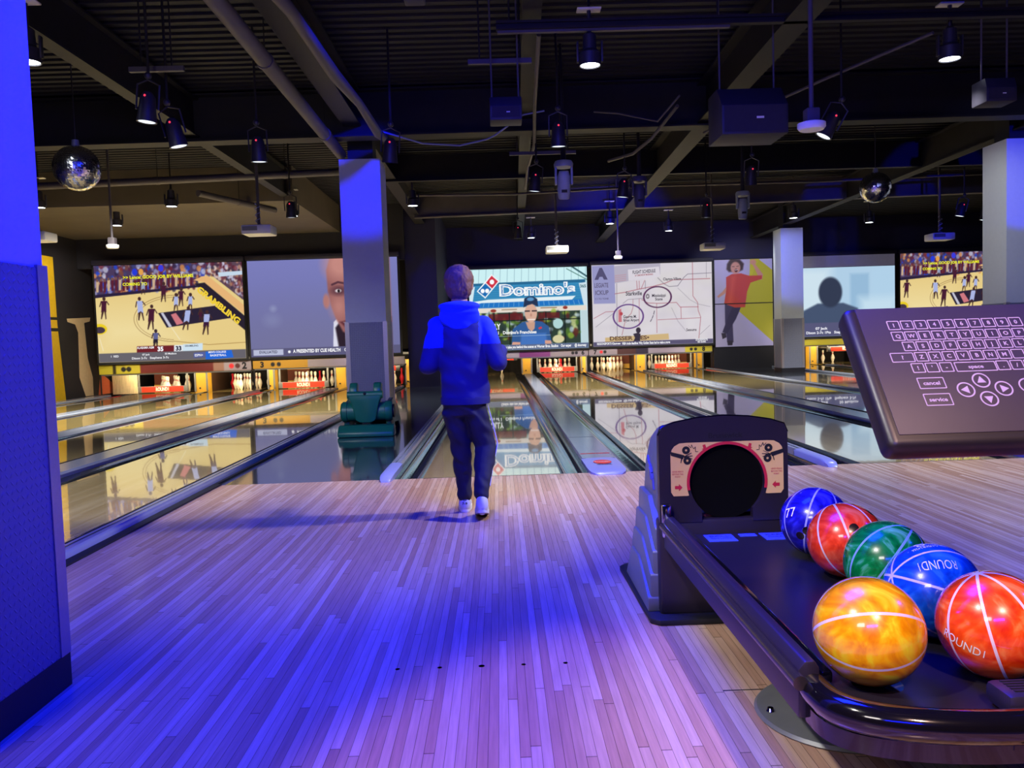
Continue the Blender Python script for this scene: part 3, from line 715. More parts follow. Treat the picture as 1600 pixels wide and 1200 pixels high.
def pizza():
    c = Canvas(260, 168, (190, 232, 240), 3.3 / 2.14)
    c.poly([(0, 0), (1, 0), (1, .17), (0, .19)], (204, 240, 244))
    for k in range(17): c.line([(.03 + k * .06, 0), (.02 + k * .0605, .18)], .006, (140, 176, 190))
    c.line([(.86, -.02), (1.0, .12)], .02, (50, 90, 100)); c.line([(.83, .02), (1.0, .16)], .01, (70, 120, 110))
    c.poly([(0, .17), (.985, .155), (.985, .2), (0, .215)], (40, 104, 146)); c.poly([(.0, .2), (.95, .19), (.97, .47), (0, .5)], (58, 140, 188))
    for k in range(9): c.line([(0, .23 + k * .028), (.96, .222 + k * .028)], .004, (40, 112, 166))
    c.poly([(.0, .21), (.05, .21), (.02, .46), (0, .46)], (210, 232, 240)); c.poly([(.93, .2), (1, .19), (1, .62), (.965, .45)], (206, 226, 236))
    c.poly([(0, .40), (.16, .37), (.90, .355), (.87, .40), (.1, .43), (0, .47)], (226, 240, 244)); c.poly([(0, .45), (.1, .41), (.95, .40), (.965, .455), (0, .475)], (36, 116, 196))
    for k in range(22): c.line([(.04 + k * .042, .41), (.03 + k * .043, .46)], .006, (120, 180, 220))
    c.rect(0, .475, .99, .535, (228, 218, 206)); c.rect(.27, .495, .40, .505, (150, 120, 90)); c.rect(.60, .485, .74, .497, (150, 120, 90)); c.ell(.20, .51, .025, .02, (150, 60, 50)); c.ell(.81, .495, .02, .02, (150, 60, 50))
    c.rect(.0, .535, .935, .935, (50, 66, 56))
    for k in range(150):
        u, v = rng.uniform(.02, .92), rng.uniform(.54, .92); c.ell(u, v, rng.uniform(.008, .03), rng.uniform(.015, .05), [(150, 180, 60), (90, 130, 50), (40, 50, 60), (210, 220, 150), (96, 40, 40), (30, 40, 36), (190, 210, 220)][rng.randint(7)], .02, op=.75)
    c.rect(.16, .55, .45, .63, (104, 34, 40), .01, .85); c.rect(.58, .55, .76, .62, (104, 34, 40), .01, .8)
    for k in (.05, .20, .33, .56, .64, .80): c.rect(k, .535, k + .008, .935, (26, 34, 34))
    c.rect(0, .63, .935, .642, (26, 34, 34)); c.ell(.745, .69, .042, .062, (176, 214, 214), .008)
    c.ell(.745, .88, .05, .05, (214, 206, 160), .01); c.rect(.94, .54, 1, .935, (190, 214, 220))
    # man in cap
    c.poly([(.345, .95), (.36, .74), (.44, .66), (.52, .64), (.61, .66), (.665, .72), (.69, .95)], (52, 92, 150), .008)
    c.poly([(.42, .95), (.43, .80), (.64, .80), (.65, .95)], (70, 116, 190), .03); c.poly([(.47, .66), (.55, .66), (.545, .74), (.52, .78), (.49, .74)], (200, 156, 136), .01)
    c.ell(.518, .55, .052, .12, (216, 172, 152), .012); c.poly([(.455, .48), (.465, .37), (.50, .345), (.54, .345), (.575, .38), (.58, .475), (.53, .44), (.49, .455)], (40, 54, 84), .008); c.ell(.517, .38, .03, .022, (90, 150, 200), .01)
    c.line([(.47, .525), (.505, .525)], .018, (70, 60, 66)); c.line([(.53, .525), (.565, .525)], .018, (70, 60, 66)); c.line([(.49, .63), (.55, .63)], .012, (246, 236, 230)); c.ell(.518, .575, .008, .02, (190, 140, 122), .01)
    c.poly([(.345, .95), (.355, .90), (.42, .905), (.42, .95)], (214, 160, 140), .006); c.poly([(.63, .95), (.63, .89), (.68, .895), (.69, .95)], (214, 160, 140), .006); c.poly([(.575, .735), (.60, .72), (.61, .74), (.585, .755)], (220, 60, 70))
    # diamond logo
    D = lambda cx, cy, r: [(cx, cy - r), (cx + r / c.a, cy), (cx, cy + r), (cx - r / c.a, cy)]
    def sq(u0, v0, col):  # tilted tiles
        c.poly([(u0, v0), (u0 + .06, v0 + .085), (u0 + .005, v0 + .17), (u0 - .056, v0 + .085)], (244, 248, 250)); c.poly([(u0, v0 + .016), (u0 + .049, v0 + .085), (u0 + .004, v0 + .153), (u0 - .045, v0 + .085)], col)
    c.poly([(.195, .06), (.26, .15), (.135, .355), (.065, .265)], (246, 250, 252)); c.poly([(.195, .077), (.248, .15), (.196, .235), (.145, .162)], (206, 52, 70)); c.poly([(.140, .170), (.189, .242), (.136, .336), (.077, .264)], (30, 108, 180))
    c.ell(.196, .155, .019, .030, (250, 250, 252)); c.ell(.115, .262, .017, .027, (250, 250, 252)); c.ell(.153, .262, .017, .027, (250, 250, 252))
    for h, b, col in ((.15, .06, (246, 250, 252)), (.147, -.0, (44, 118, 186))):
        c.text('Domino\'s', .575, .325, .13, col, b, width=.645 if b > .05 else .615)
    c.text('365', .965, .255, .035, (60, 110, 120), .03)
    c.text('OLLY', .20, .74, .068, (248, 250, 250), .03, width=.11); c.text('ers of 1   Domino\'s Franchises', .35, .80, .036, (248, 250, 250), .03, width=.42); c.rect(.23, .825, .68, .828, (190, 214, 230))
    c.rect(0, .935, 1, 1, (96, 108, 140)); c.text('Candon take you behind the scenes at Warner Bros. Studios    Our exper     @ doorway', .61, .978, .032, (250, 250, 252), .03, width=.74)
    return c

def roadmap():
    c = Canvas(260, 168, (214, 208, 216), 3.3 / 2.14)
    def m(x, y): return ((x - 108 - (y - 180) * .02) / 965, (y - 185 + .035 * (x - 105)) / 615)
    P = lambda pts: [m(*p) for p in pts]
    for k in range(120): c.ell(rng.rand(), rng.rand(), rng.uniform(.02, .08), rng.uniform(.02, .08), [(222, 218, 222), (204, 198, 208), (212, 208, 204)][k % 3], .08, op=.35)
    c.poly(P([(290, 190), (660, 150), (660, 250), (560, 275), (290, 320)]), (178, 172, 190)); c.poly(P([(400, 215), (650, 190), (660, 265), (405, 300)]), (216, 210, 220))
    c.poly(P([(110, 190), (290, 180), (300, 470), (125, 475)]), (150, 150, 196), .01)
    rd, gr = (160, 76, 90), (110, 104, 120)
    for pts, col, w in [([(295, 398), (380, 385), (470, 365), (600, 340), (700, 315), (760, 290), (1060, 278)], rd, .008), ([(640, 275), (690, 320), (730, 340), (800, 335), (850, 270), (880, 245), (1070, 235)], gr, .007), ([(918, 150), (922, 410), (960, 460), (965, 520), (985, 570), (970, 730)], rd, .007), ([(470, 300), (475, 360)], rd, .007), ([(490, 300), (492, 358)], rd, .006), ([(535, 295), (505, 360)], rd, .006), ([(310, 320), (312, 720)], gr, .006), ([(360, 470), (400, 440), (500, 432), (520, 432)], gr, .005), ([(440, 440), (440, 500), (425, 545), (380, 590), (350, 710)], rd, .006), ([(490, 435), (490, 640)], rd, .005), ([(510, 440), (560, 465), (640, 468), (790, 460), (820, 495), (965, 492)], rd, .007), ([(630, 470), (632, 690)], rd, .006), ([(640, 592), (980, 575)], rd, .006), ([(825, 495), (828, 580)], rd, .006), ([(125, 585), (220, 535), (300, 530)], rd, .006), ([(140, 650), (290, 540)], gr, .004), ([(800, 350), (900, 440), (960, 470), (1060, 490)], gr, .003), ([(750, 500), (800, 600), (870, 680)], gr, .003), ([(980, 700), (1060, 630)], gr, .003), ([(1030, 150), (1030, 270)], gr, .004), ([(540, 300), (540, 360)], gr, .006)]:
        c.line(P(pts), w, col, .85)
    for (x, y, rx, ry, col) in ((637, 420, 110, 78, (84, 44, 84)), (402, 568, 120, 90, (96, 62, 128))):
        u, v = m(x, y); c.ell(u, v, rx / 965, ry / 615, col, ring=.0075)
    for a, b in (((612, 525), (606, 550)), ((602, 560), (594, 580)), ((590, 588), (580, 605))): c.line(P([a, b]), .008, (60, 50, 70))
    u, v = m(558, 415); c.ell(u, v, .011, .022, (110, 104, 110), ring=.006); c.poly(P([(322, 520), (345, 510), (350, 610), (322, 612)]), (196, 120, 130)); u, v = m(345, 548); c.ell(u, v, .013, .022, (180, 70, 80))
    c.poly(P([(215, 730), (725, 695), (730, 740), (215, 770)]), (206, 178, 130)); 
    u, v = m(482, 672); c.ell(u, v, .02, .036, (60, 52, 66)); c.poly(P([(440, 700), (480, 690), (500, 700), (495, 760), (440, 760), (455, 730)]), (60, 52, 66))
    T = lambda s, x, y, h, col=(50, 44, 60), **k: c.text(s, *m(x, y), h / 615, col, **k)
    T('A', 185, 285, 75, (84, 80, 116), bold=.07, width=.11); T('LEGIATE', 187, 350, 32, (96, 90, 120), width=.115); T('ICKUP', 190, 405, 32, (96, 90, 120), width=.11); T('C I TO TONE', 190, 442, 12, (96, 90, 120))
    T('FLIGHT SCHEDULE', 530, 240, 24, width=.19, rot=.05); T('& TOMORROW MORNING', 530, 260, 13, (160, 80, 90), width=.15, rot=.05)
    for k in range(4): c.line(P([(295, 262 + k * 14), (385, 252 + k * 14)]), .005, (190, 130, 140))
    T('Starkville', 447, 408, 30, width=.135); T('Mississippi', 648, 418, 22, width=.115); T('State', 648, 445, 20); T('George M.', 415, 580, 22, width=.11); T('Bryan Airport', 425, 605, 20, width=.13); T('Clayton Village', 755, 292, 20, width=.15); T('Sessums', 910, 675, 20, width=.085); T('DESSER    ES•', 410, 745, 28, (110, 84, 70), bold=.04, width=.33)
    c.rect(0, .945, 1, 1, (92, 86, 116)); W_ = (246, 246, 250); c.text('REGIONSPORTS', .09, .98, .026, W_, .03, width=.12); c.text('Games', .19, .98, .026, W_, .03); c.text('NBA trade deadline: Why Golden State had to make a move', .44, .985, .03, W_, .03, width=.40); c.text('DOORWAYS', .905, .965, .026, W_, .03, width=.10); c.text('NO DUNK', .905, .99, .022, W_, .03, width=.07)
    return c

def lab_scene():
    c = Canvas(220, 140, (176, 206, 230), 3.3 / 2.0)
    c.rect(.0, .0, .45, .75, (206, 226, 238), .2); c.rect(.62, .1, .78, .7, (150, 186, 216), .05); c.rect(.80, .0, 1, .75, (176, 208, 232), .08); c.rect(.70, .45, 1, .72, (196, 222, 238), .15)
    c.poly([(.18, .86), (.22, .62), (.34, .52), (.56, .52), (.68, .60), (.76, .86)], (70, 84, 112), .03); c.ell(.45, .36, .10, .22, (52, 60, 82), .03)
    c.rect(0, .80, 1, 1, (88, 88, 122)); c.text('07 Jack          50 Madison', .50, .90, .035, (240, 240, 250), .03, width=.36); c.text('Dixon 2-7c 1Pts   Stephens 3-7c', .45, .96, .035, (240, 240, 250), .03, width=.42)
    return c

screen(-8.9, -5.53, .74, 2.95, ML - 0.06, basketball(), 'projection screen at left showing a basketball game')
screen(-5.51, -2.08, .755, 2.955, ML - 0.06, face(), 'projection screen half hidden by a column, showing a large face')
screen(-0.74, 2.63, .665, 2.975, MR - 0.06, pizza(), 'projection screen showing a man in a cap before a pizza shop')
screen(2.67, 6.11, .685, 3.0, MR - 0.06, roadmap(), 'projection screen showing a road map with two circled places')
screen(7.84, 11.23, .77, 3.06, MR - 0.06, lab_scene(), 'projection screen right of the far column with a dark figure in pale blue light', top=0.32)
screen(11.29, 14.7, .77, 3.06, MR - 0.06, basketball(), 'projection screen at far right showing a basketball game')

# mural of the laughing man (two stacked printed panels)
def man_mural():
    c = Canvas(150, 230, (176, 170, 206), 1.62 / 2.42)
    c.poly([(.76, 0), (1, .13), (1, .96), (.42, .60), (.50, .30)], (182, 176, 40)); c.poly([(.62, 0), (.78, 0), (.60, .25)], (190, 184, 44))
    jean, sh, sk = (64, 58, 92), (190, 66, 56), (196, 140, 124)
    c.poly([(.17, .505), (.45, .53), (.40, .62), (.30, .72), (.31, .95), (.20, .95), (.17, .72)], jean, .01); c.poly([(.30, .55), (.45, .54), (.36, .68), (.20, .85), (.12, .83), (.22, .66)], (54, 48, 80), .01)
    c.poly([(.10, .84), (.18, .84), (.19, .89), (.12, .91)], (50, 44, 60)); c.poly([(.20, .93), (.30, .93), (.29, .985), (.21, .985)], (50, 44, 60))
    c.poly([(.04, .415), (.14, .36), (.21, .30), (.24, .33), (.17, .39), (.06, .435)], sk, .008); c.poly([(.77, .22), (.66, .06), (.70, .05), (.84, .18), (.82, .24), (.72, .24)], sk, .008); c.ell(.67, .035, .055, .03, sk, .01)
    c.poly([(.20, .20), (.30, .165), (.46, .16), (.60, .19), (.82, .19), (.82, .23), (.62, .27), (.56, .37), (.52, .55), (.34, .55), (.16, .50), (.20, .34)], sh, .008)
    c.poly([(.30, .20), (.36, .19), (.30, .5), (.22, .5)], (214, 90, 70), .05, .7)
    c.poly([(.22, .05), (.28, -.01), (.44, 0), (.51, .05), (.49, .12), (.42, .14), (.25, .14), (.21, .11)], (58, 40, 40), .02); c.ell(.365, .095, .085, .068, sk, .015); c.ell(.375, .125, .028, .020, (90, 30, 34), .006); c.line([(.31, .08), (.345, .082)], .006, (60, 40, 40)); c.line([(.385, .08), (.42, .075)], .006, (60, 40, 40)); c.line([(.355, .12), (.40, .117)], .006, (246, 240, 236))
    return c
t = thing('wall_mural', 'printed mural of a laughing man in a red shirt on yellow and lavender', 'mural', (6.95, MR - 0.02, 0.6))
b = MB(); b.box(6.13, 7.8, MR - 0.0, MR + 0.06, 0.6, 3.06); obj('backing_board', b, M['screenblk'], t, False)
man_mural().build('printed_sheet', 6.15, 7.77, .615, 3.035, MR - 0.004, M['print'], t)
b = MB(); b.box(6.13, 7.78, MR - 0.008, MR - 0.002, 1.80, 1.825); obj('panel_joint', b, M['screenblk'], t, False)

# ------------------------------------------------------------------ things under the roof deck
def ibeam_x(name, label, x0, y0, x1, y1, z, h, fw_, m='steel'):
    t = thing(name, label, 'ceiling beam', ((x0 + x1) / 2, (y0 + y1) / 2, z), 'steel beams under the roof deck')
    ang = math.atan2(y1 - y0, x1 - x0); L = math.hypot(x1 - x0, y1 - y0)
    R_ = Matrix.Translation(((x0 + x1) / 2, (y0 + y1) / 2, z)) @ Matrix.Rotation(ang, 4, 'Z')
    b = MB(); b.box(-L / 2, L / 2, -fw_ / 2, fw_ / 2, 0, 0.02, M=R_); obj('lower_flange', b, M[m], t, False)
    b = MB(); b.box(-L / 2, L / 2, -0.008, 0.008, 0.02, h, M=R_); obj('web', b, M[m], t, False)
    b = MB(); b.box(-L / 2, L / 2, -fw_ / 2, fw_ / 2, h, h + 0.02, M=R_); obj('upper_flange', b, M[m], t, False)
ibeam_x('ceiling_beam', 'deep steel beam across the hall above the column behind the ball ramp', -9.2, 4.12, 15.5, 3.75, 3.55, .55, .24)
ibeam_x('ceiling_beam', 'steel beam crossing above the mirror ball at right', -1.6, 11.2, 15.5, 9.5, 3.62, .45, .16, 'duct')  # lighter grey puts the highlight along this beam into its colour
ibeam_x('ceiling_beam', 'steel beam across the hall in the middle of the ceiling', -2.2, 7.4, 15.5, 7.4, 3.66, .42, .10)
ibeam_x('ceiling_beam', 'steel beam running toward the left mirror ball', -3.62, -3.5, -3.5, 12.0, 3.62, .45, .15)
ibeam_x('ceiling_beam', 'steel girder running down the lanes behind the big black speaker', 2.60, -3, 2.95, 16.5, 3.6, .45, .24)
ibeam_x('ceiling_beam', 'steel girder running down the lanes near the right mirror ball', 7.1, -3, 7.2, 16.5, 3.6, .45, .2)
ibeam_x('ceiling_beam', 'flat steel girder above the hanging cables in the middle', 0.36, -4, 0.75, 16.5, 3.72, .38, .16)
ibeam_x('ceiling_beam', 'steel girder above the column row left of the boy', -1.62, -11, -1.62, 12.6, 3.7, .40, .22)
ibeam_x('ceiling_beam', 'steel beam crossing close above the two bright spotlights', 0.15, 0.72, 15.5, 0.72, 3.6, .05, .06)

def pipe(label, pts, r, m='duct', name='ceiling_pipe', grp='pipes and conduits under the roof deck', straps=True):
    t = thing(name, label, 'pipe', pts[0], grp)
    b = MB(); b.tube(pts, r, 12); obj('tube', b, M[m], t)
    if straps:
        for k in range(1, len(pts)):
            p = Vector(pts[k - 1]).lerp(Vector(pts[k]), .5); d = (Vector(pts[k]) - Vector(pts[k - 1])).normalized()
            b = MB(); b.cone(p - d * .03, r * 1.12, p + d * .03, r * 1.12, 12); obj('coupling', b, M[m], t)
            b = MB(); b.cone(p, .006, (p.x, p.y, HZ), .006, 6); obj('hanger', b, M['steel'], t)
pipe('thick grey pipe running down the hall to the column behind the ramp', [(-1.80, -4, 3.5), (-1.83, -.5, 3.5), (-1.86, 2.5, 3.5), (-1.88, 4.6, 3.5)], .07)
pipe('grey fabric duct sagging toward the column behind the ramp', [(-1.62, -4, 3.62), (-1.52, -1.3, 3.56), (-1.42, .2, 3.60), (-1.36, 1.6, 3.55), (-1.30, 2.6, 3.57), (-1.24, 3.5, 3.48), (-1.18, 4.2, 3.52)], [.07, .075, .05, .06, .045, .055, .03], straps=False)
pipe('dusty horizontal pipe below the left mirror ball', [(-8.8, 6.75, 3.6), (-6, 6.52, 3.6), (-4, 6.35, 3.6), (-2.05, 6.15, 3.6)], .055)
pipe('thin conduit crossing the far ceiling above the pizza shop screen', [(-1.5, 9.2, 3.75), (.5, 9.1, 3.7), (3, 9.0, 3.76), (6, 8.8, 3.72), (10, 8.6, 3.75)], .022, straps=False)
pipe('white cable drooping below the beam left of the small blue speaker', [(-1.30, 3.9, 3.62), (-.75, 3.8, 3.42), (-.3, 3.7, 3.36), (.02, 3.6, 3.40), (.12, 3.5, 3.42), (.45, 3.4, 3.62), (.7, 3.4, 3.66)], .010, 'railpale', 'hanging_cable', 'hanging cables', False)
pipe('cable running from the big speaker down along the beam', [(2.0, 2.2, 3.45), (1.85, 2.6, 3.3), (1.5, 3.0, 3.5), (1.25, 3.2, 3.58)], .010, 'duct', 'hanging_cable', 'hanging cables', False)
pipe('bundle of cables slanting to the blue moving light', [(2.2, 3.2, 3.62), (2.05, 4.0, 3.45), (1.9, 4.5, 3.38), (1.65, 5.0, 3.4)], .02, 'duct', 'hanging_cable', 'hanging cables', False)
pipe('thin cable bundle hanging in the middle of the ceiling', [(.52, 1.0, 3.66), (.56, 2.8, 3.55), (.62, 4.4, 3.5), (.60, 6.0, 3.55), (.62, 8, 3.6)], .02, 'duct', 'hanging_cable', 'hanging cables', False)
pipe('pair of slanting cables reaching the bright spotlight at right', [(3.9, .9, 3.55), (3.4, 1.9, 3.5), (3.0, 3.0, 3.48), (2.7, 4.0, 3.5)], .015, 'duct', 'hanging_cable', 'hanging cables', False)
pipe('rust brown pipe stub near the left row of spotlights', [(-4.6, 7.0, 3.5), (-3.9, 8.9, 3.5)], .05, 'duct', straps=True)

# steel strut rails
def strut(label, x0, x1, y, z):
    t = thing('strut_rail', label, 'strut rail', ((x0 + x1) / 2, y, z), 'strut rails')
    b = MB(); b.box(x0, x1, y - .02, y + .02, z, z + .04); obj('rail', b, M['duct'], t, False)
    for x in (x0 + .1, x1 - .1):
        b = MB(); b.cone((x, y, z + .04), .008, (x, y, HZ), .008, 6); obj('rod', b, M['steel'], t)
strut('strut rail holding the bright spotlight near the small blue speaker', .16, 2.1, .74, 3.58)
strut('strut rail holding the small blue speaker', -.1, .45, 1.0, 3.42)
strut('strut rail above the far moving head light', .3, 1.15, 4.4, 3.38)
strut('strut rail beside the left downward lamps', -2.9, -2.45, .75, 3.35)

lampw = emat('lamp_white', (0.86, 0.93, 1.0, 1), 14.0)
lampdim = emat('lamp_dim', (0.8, 0.88, 1.0, 1), 1.6)
lampred = emat('lamp_red', (1.0, 0.05, 0.12, 1), 1.0)
M['can'] = mat('lamp_housing', rgb(60, 58, 66), rough=0.45, metal=0.4)
def downlight(x, y, z, label, r=.085, on=True, scale=1.0):
    t = thing('ceiling_spotlight', label, 'spotlight', (x, y, z), 'bright ceiling spotlights')
    zt = z + .45 * scale
    b = MB(); b.box(x - .10, x + .10, y - .05, y + .05, zt, zt + .015, bev=.004); obj('mounting_plate', b, M['white'] if on else M['can'], t)
    b = MB(); b.cone((x, y, z + .26), .018, (x, y, zt), .018, 10); obj('stem', b, M['can'], t)
    b = MB(); b.cone((x, y, zt + .01), .01, (x, y, HZ), .01, 8); obj('drop_rod', b, M['steel'], t)
    b = MB(); b.lathe([(.03, .27), (.055, .25), (.06, .13), (r * 1.08, .10), (r * 1.08, 0.0), (r * .98, 0.0), (r * .95, .03), (0, .03)], (x, y, z), n=24); obj('housing', b, M['can'], t)
    b = MB(); b.lathe([(0, .0), (r * .93, .0)], (x, y, z + .008), n=24); obj('lens', b, lampw, t)
    for s in (-1, 1):
        b = MB(); b.box(x + s * r * 1.2 - .008, x + s * r * 1.2 + .008, y - .02, y + .02, z + .03, z + .2, bev=.003); obj('yoke', b, M['can'], t)
    return t
DL = [(-3.483, .308, 3.3, 'bright spotlight just beside the top of the big blue-lit column'), (-5.029, 6.999, 3.3, 'bright spotlight left of the grey pipe stub'), (-6.74, 8.851, 3.3, 'bright spotlight above the small white pendant at left'), (-6.974, 6.763, 3.3, 'bright spotlight half hidden at the edge of the big blue-lit column'), (-3.443, 8.343, 3.3, 'bright spotlight above the face screen, left of the column'), (-1.274, 7.627, 3.3, 'bright spotlight right of the top of the column behind the ramp'), (.896, 12.541, 3.3, 'far spotlight above and left of the middle projector'), (2.419, 10.571, 3.3, 'far spotlight left of the thin pendant over the map screen'), (3.918, 12.013, 3.3, 'far spotlight above the map screen'), (6.158, 10.533, 3.3, 'bright spotlight right above the far column'), (8.194, 11.613, 3.3, 'far spotlight below the right mirror ball'), (4.006, .833, 3.3, 'large bright spotlight in the upper right'), (.926, .745, 3.3, 'large bright spotlight at the top right of the small blue speaker')]
for a in DL: downlight(*a)

def par(x, y, z, label, tilt=0.0, rx=0.0, dim=True):
    t = thing('ceiling_stage_lamp', label, 'stage lamp', (x, y, z), 'unlit stage lamps')
    Rm = Matrix.Translation((x, y, z)) @ Matrix.Rotation(tilt, 4, 'Y') @ Matrix.Rotation(rx, 4, 'X')
    P = lambda p: Rm @ Vector(p)
    b = MB(); b.lathe([(.03, .24), (.06, .20), (.07, .08), (.08, .0), (.07, .0), (.065, .02), (0, .02)], n=20); b.v = [tuple(P(v)) for v in b.v]; obj('housing', b, M['can'], t)
    b = MB(); b.lathe([(0, .004), (.066, .004)], n=20); b.v = [tuple(P(v)) for v in b.v]; obj('lens', b, lampdim if dim else M['white'], t)
    b = MB(); b.tube([P((-.09, 0, .1)), P((-.09, 0, .3)), P((0, 0, .34)), P((.09, 0, .3)), P((.09, 0, .1))], .008, 6); obj('yoke', b, M['can'], t)
    c = P((0, 0, .34)); b = MB(); b.cone(c, .012, (c.x, c.y, HZ), .012, 8); obj('drop_rod', b, M['steel'], t)
    b = MB(); b.ell((c.x, c.y - .01, c.z + .03), (.03, .03, .03), u=10, v=8); obj('clamp', b, M['can'], t)
    b = MB(); b.ell(P((0, -.062, .2)), (.010, .006, .010), u=8, v=6); obj('status_light', b, lampred, t)
PARS = [(-2.20, 1.95, 2.85, 'stage lamp hanging above the left projector', .0, .1), (-2.72, .60, 2.90, 'upper lamp of the pair right of the left mirror ball', .1, .0), (-2.60, .95, 2.78, 'lower lit lamp of the pair right of the left mirror ball', -.2, .1), (.75, 2.1, 2.95, 'lamp just above the pale moving head light', .0, .1), (.60, 4.30, 2.90, 'lamp left of the pale moving head light', .1, .1), (-.95, 2.15, 2.85, 'lamp right of the top of the column behind the ramp', .1, .2), (3.20, 1.55, 2.85, 'lamp behind the round white pendant at upper right', .5, .1), (1.78, 4.7, 2.86, 'lamp with red status light left of the blue-lit moving light', .1, .1), (3.36, 4.3, 2.90, 'lamp above the small blue moving light over the map screen', .0, .2), (3.55, 7.3, 2.92, 'lamp above the projector over the map screen', .0, .1), (.52, 9.6, 2.95, 'lamp above and left of the middle projector', .0, .1), (8.3, 8.3, 2.95, 'lamp above the projector at the right', .2, .1), (9.15, 9.0, 2.95, 'lamp partly hidden by the column at far right', .2, .1), (-2.95, 6.2, 2.95, 'lamp right of the pole of the left projector', .0, .1)]
for a in PARS: par(*a)

M['mover'] = mat('moving_head_pale', rgb(150, 160, 172), rough=0.4)
def mover(x, y, z, label, m, rx=.3):
    t = thing('ceiling_moving_light', label, 'moving head light', (x, y, z), 'moving head lights')
    b = MB(); b.lathe([(.0, .30), (.09, .30), (.105, .27), (.10, .235), (.03, .225), (0, .225)], (x, y, z), n=20); obj('base', b, m, t)
    b = MB(); b.cone((x, y, z + .3), .03, (x, y, HZ), .014, 8); obj('drop_rod', b, M['steel'], t)
    for s in (-1, 1):
        b = MB(); b.box(x + s * .085 - .012, x + s * .085 + .012, y - .03, y + .03, z + .05, z + .26, bev=.008); obj('yoke_arm', b, m, t)
    Rm = Matrix.Translation((x, y, z + .08)) @ Matrix.Rotation(rx, 4, 'X')
    b = MB(); b.lathe([(0, .12), (.05, .115), (.068, .06), (.07, -.08), (.06, -.17), (.05, -.18), (0, -.175)], n=20); b.v = [tuple(Rm @ Vector(v)) for v in b.v]; obj('head', b, m, t)
    b = MB(); b.box(-.03, .03, -.075, -.06, -.10, -.07, M=Rm); obj('lens_slot', b, M['black'], t, False)
mover(.84, 2.65, 2.62, 'pale moving head light hanging in the middle of the ceiling', M['mover'])
mover(1.99, 4.6, 2.80, 'small blue-lit moving light on a rod over the middle', mat('mover_dark', rgb(70, 68, 110), rough=.4), .1)
mover(3.72, 5.85, 2.78, 'small moving light above the map screen', M['mover'], .1)

# projectors
M['proj'] = mat('projector_white', rgb(236, 238, 242), rough=0.4, vary=.04)
def projector(x, y, z, label):
    t = thing('ceiling_projector', label, 'projector', (x, y, z), 'ceiling projectors')
    b = MB(); b.box(x - .21, x + .21, y - .17, y + .17, z - .07, z + .06, bev=.02); obj('body', b, M['proj'], t)
    b = MB(); b.box(x - .19, x + .02, y - .174, y - .168, z - .02, z + .04); obj('connector_panel', b, M['grey'], t, False)
    b = MB(); b.lathe([(0, .0), (.045, .0), (.05, .04), (.04, .05)], (x + .08, y + .165, z), (0, 1, 0), 16); obj('lens', b, M['black'], t)
    b = MB(); b.box(x - .08, x + .08, y - .06, y + .06, z + .06, z + .075); obj('mount_plate', b, M['grey'], t, False)
    b = MB(); b.cone((x, y, z + .07), .022, (x, y, HZ), .022, 10); obj('pole', b, M['duct'], t)
    pts = [(x + .035 * math.cos(k * .9), y - .03 + .035 * math.sin(k * .9), z + .08 + k * .012) for k in range(26)]
    b = MB(); b.tube(pts, .006, 6); obj('coiled_cable', b, M['railpale'], t)
for a in [(-3.282, 5.649, 2.7, 'white projector on a pole above the face screen'), (1.243, 9.462, 2.7, 'white projector on a pole above the pizza shop screen'), (4.282, 9.741, 2.7, 'white projector on a pole above the map screen'), (8.458, 9.253, 2.7, 'white projector on a pole above the right basketball screen'), (-6.43, 5.638, 2.7, 'white projector showing its side at the edge of the blue-lit column')]: projector(*a)

def pendant(x, y, z, label, r=.09):
    t = thing('pendant_sensor', label, 'pendant', (x, y, z), 'white round pendants on rods')
    b = MB(); b.lathe([(0, .0), (r * .85, 0), (r, .02), (r, .05), (r * .7, .06), (0, .06)], (x, y, z), n=24); obj('disc', b, M['proj'], t)
    b = MB(); b.box(x - .05, x + .05, y - .05, y + .05, z + .06, z + .16, bev=.01); obj('housing', b, M['duct'], t)
    b = MB(); b.cone((x, y, z + .16), .018, (x, y, HZ), .018, 10); obj('rod', b, M['duct'], t)
pendant(-5.608, 6.162, 2.57, 'round white pendant at left above the basketball screen'); pendant(2.535, 10.32, 2.57, 'small white pendant between the pizza shop and map screens'); pendant(2.539, .115, 2.57, 'large white pendant on a long rod at upper right', .105)

# speakers
def speaker(x, y, z, w, d, h, label, wedge=0.0, m='spk'):
    t = thing('hanging_speaker', label, 'speaker', (x, y, z), 'hanging speakers')
    b = MB(); b.prism([(y - d / 2 - 0, z), (y + d / 2, z), (y + d / 2, z + h), (y - d / 2 + wedge, z + h), (y - d / 2, z + h * .58)], 'x', x - w / 2, x + w / 2, bev=.008); obj('cabinet', b, M[m], t)
    b = MB(); b.box(x - w / 2 + .02, x + w / 2 - .02, y - d / 2 - .004, y - d / 2 + .002, z + .02, z + h * .56); obj('grille', b, M['grille'], t, False)
    b = MB(); b.box(x + w * .02, x + w * .13, y - d / 2 - .008, y - d / 2 - .003, z + h * .3, z + h * .34); obj('badge', b, M['white'], t, False)
    for s in (-1, 1):
        b = MB(); b.cone((x + s * w * .42, y, z + h), .008, (x + s * w * .42, y, HZ), .008, 6); obj('bracket', b, M['duct'], t)
M['spk'] = mat('speaker_black', rgb(44, 42, 56), rough=.55); M['grille'] = mat('speaker_grille', rgb(40, 38, 50), rough=.7, bump=.4, bscale=300)
speaker(2.30, .95, 2.70, .56, .45, .42, 'big black speaker cabinet hanging at upper right', .16)
speaker(.21, .865, 2.88, .27, .22, .20, 'small blue-lit speaker hanging in the upper middle', .03)
speaker(4.36, .79, 2.90, .26, .22, .2, 'small dark speaker hanging in the upper right corner', .03)
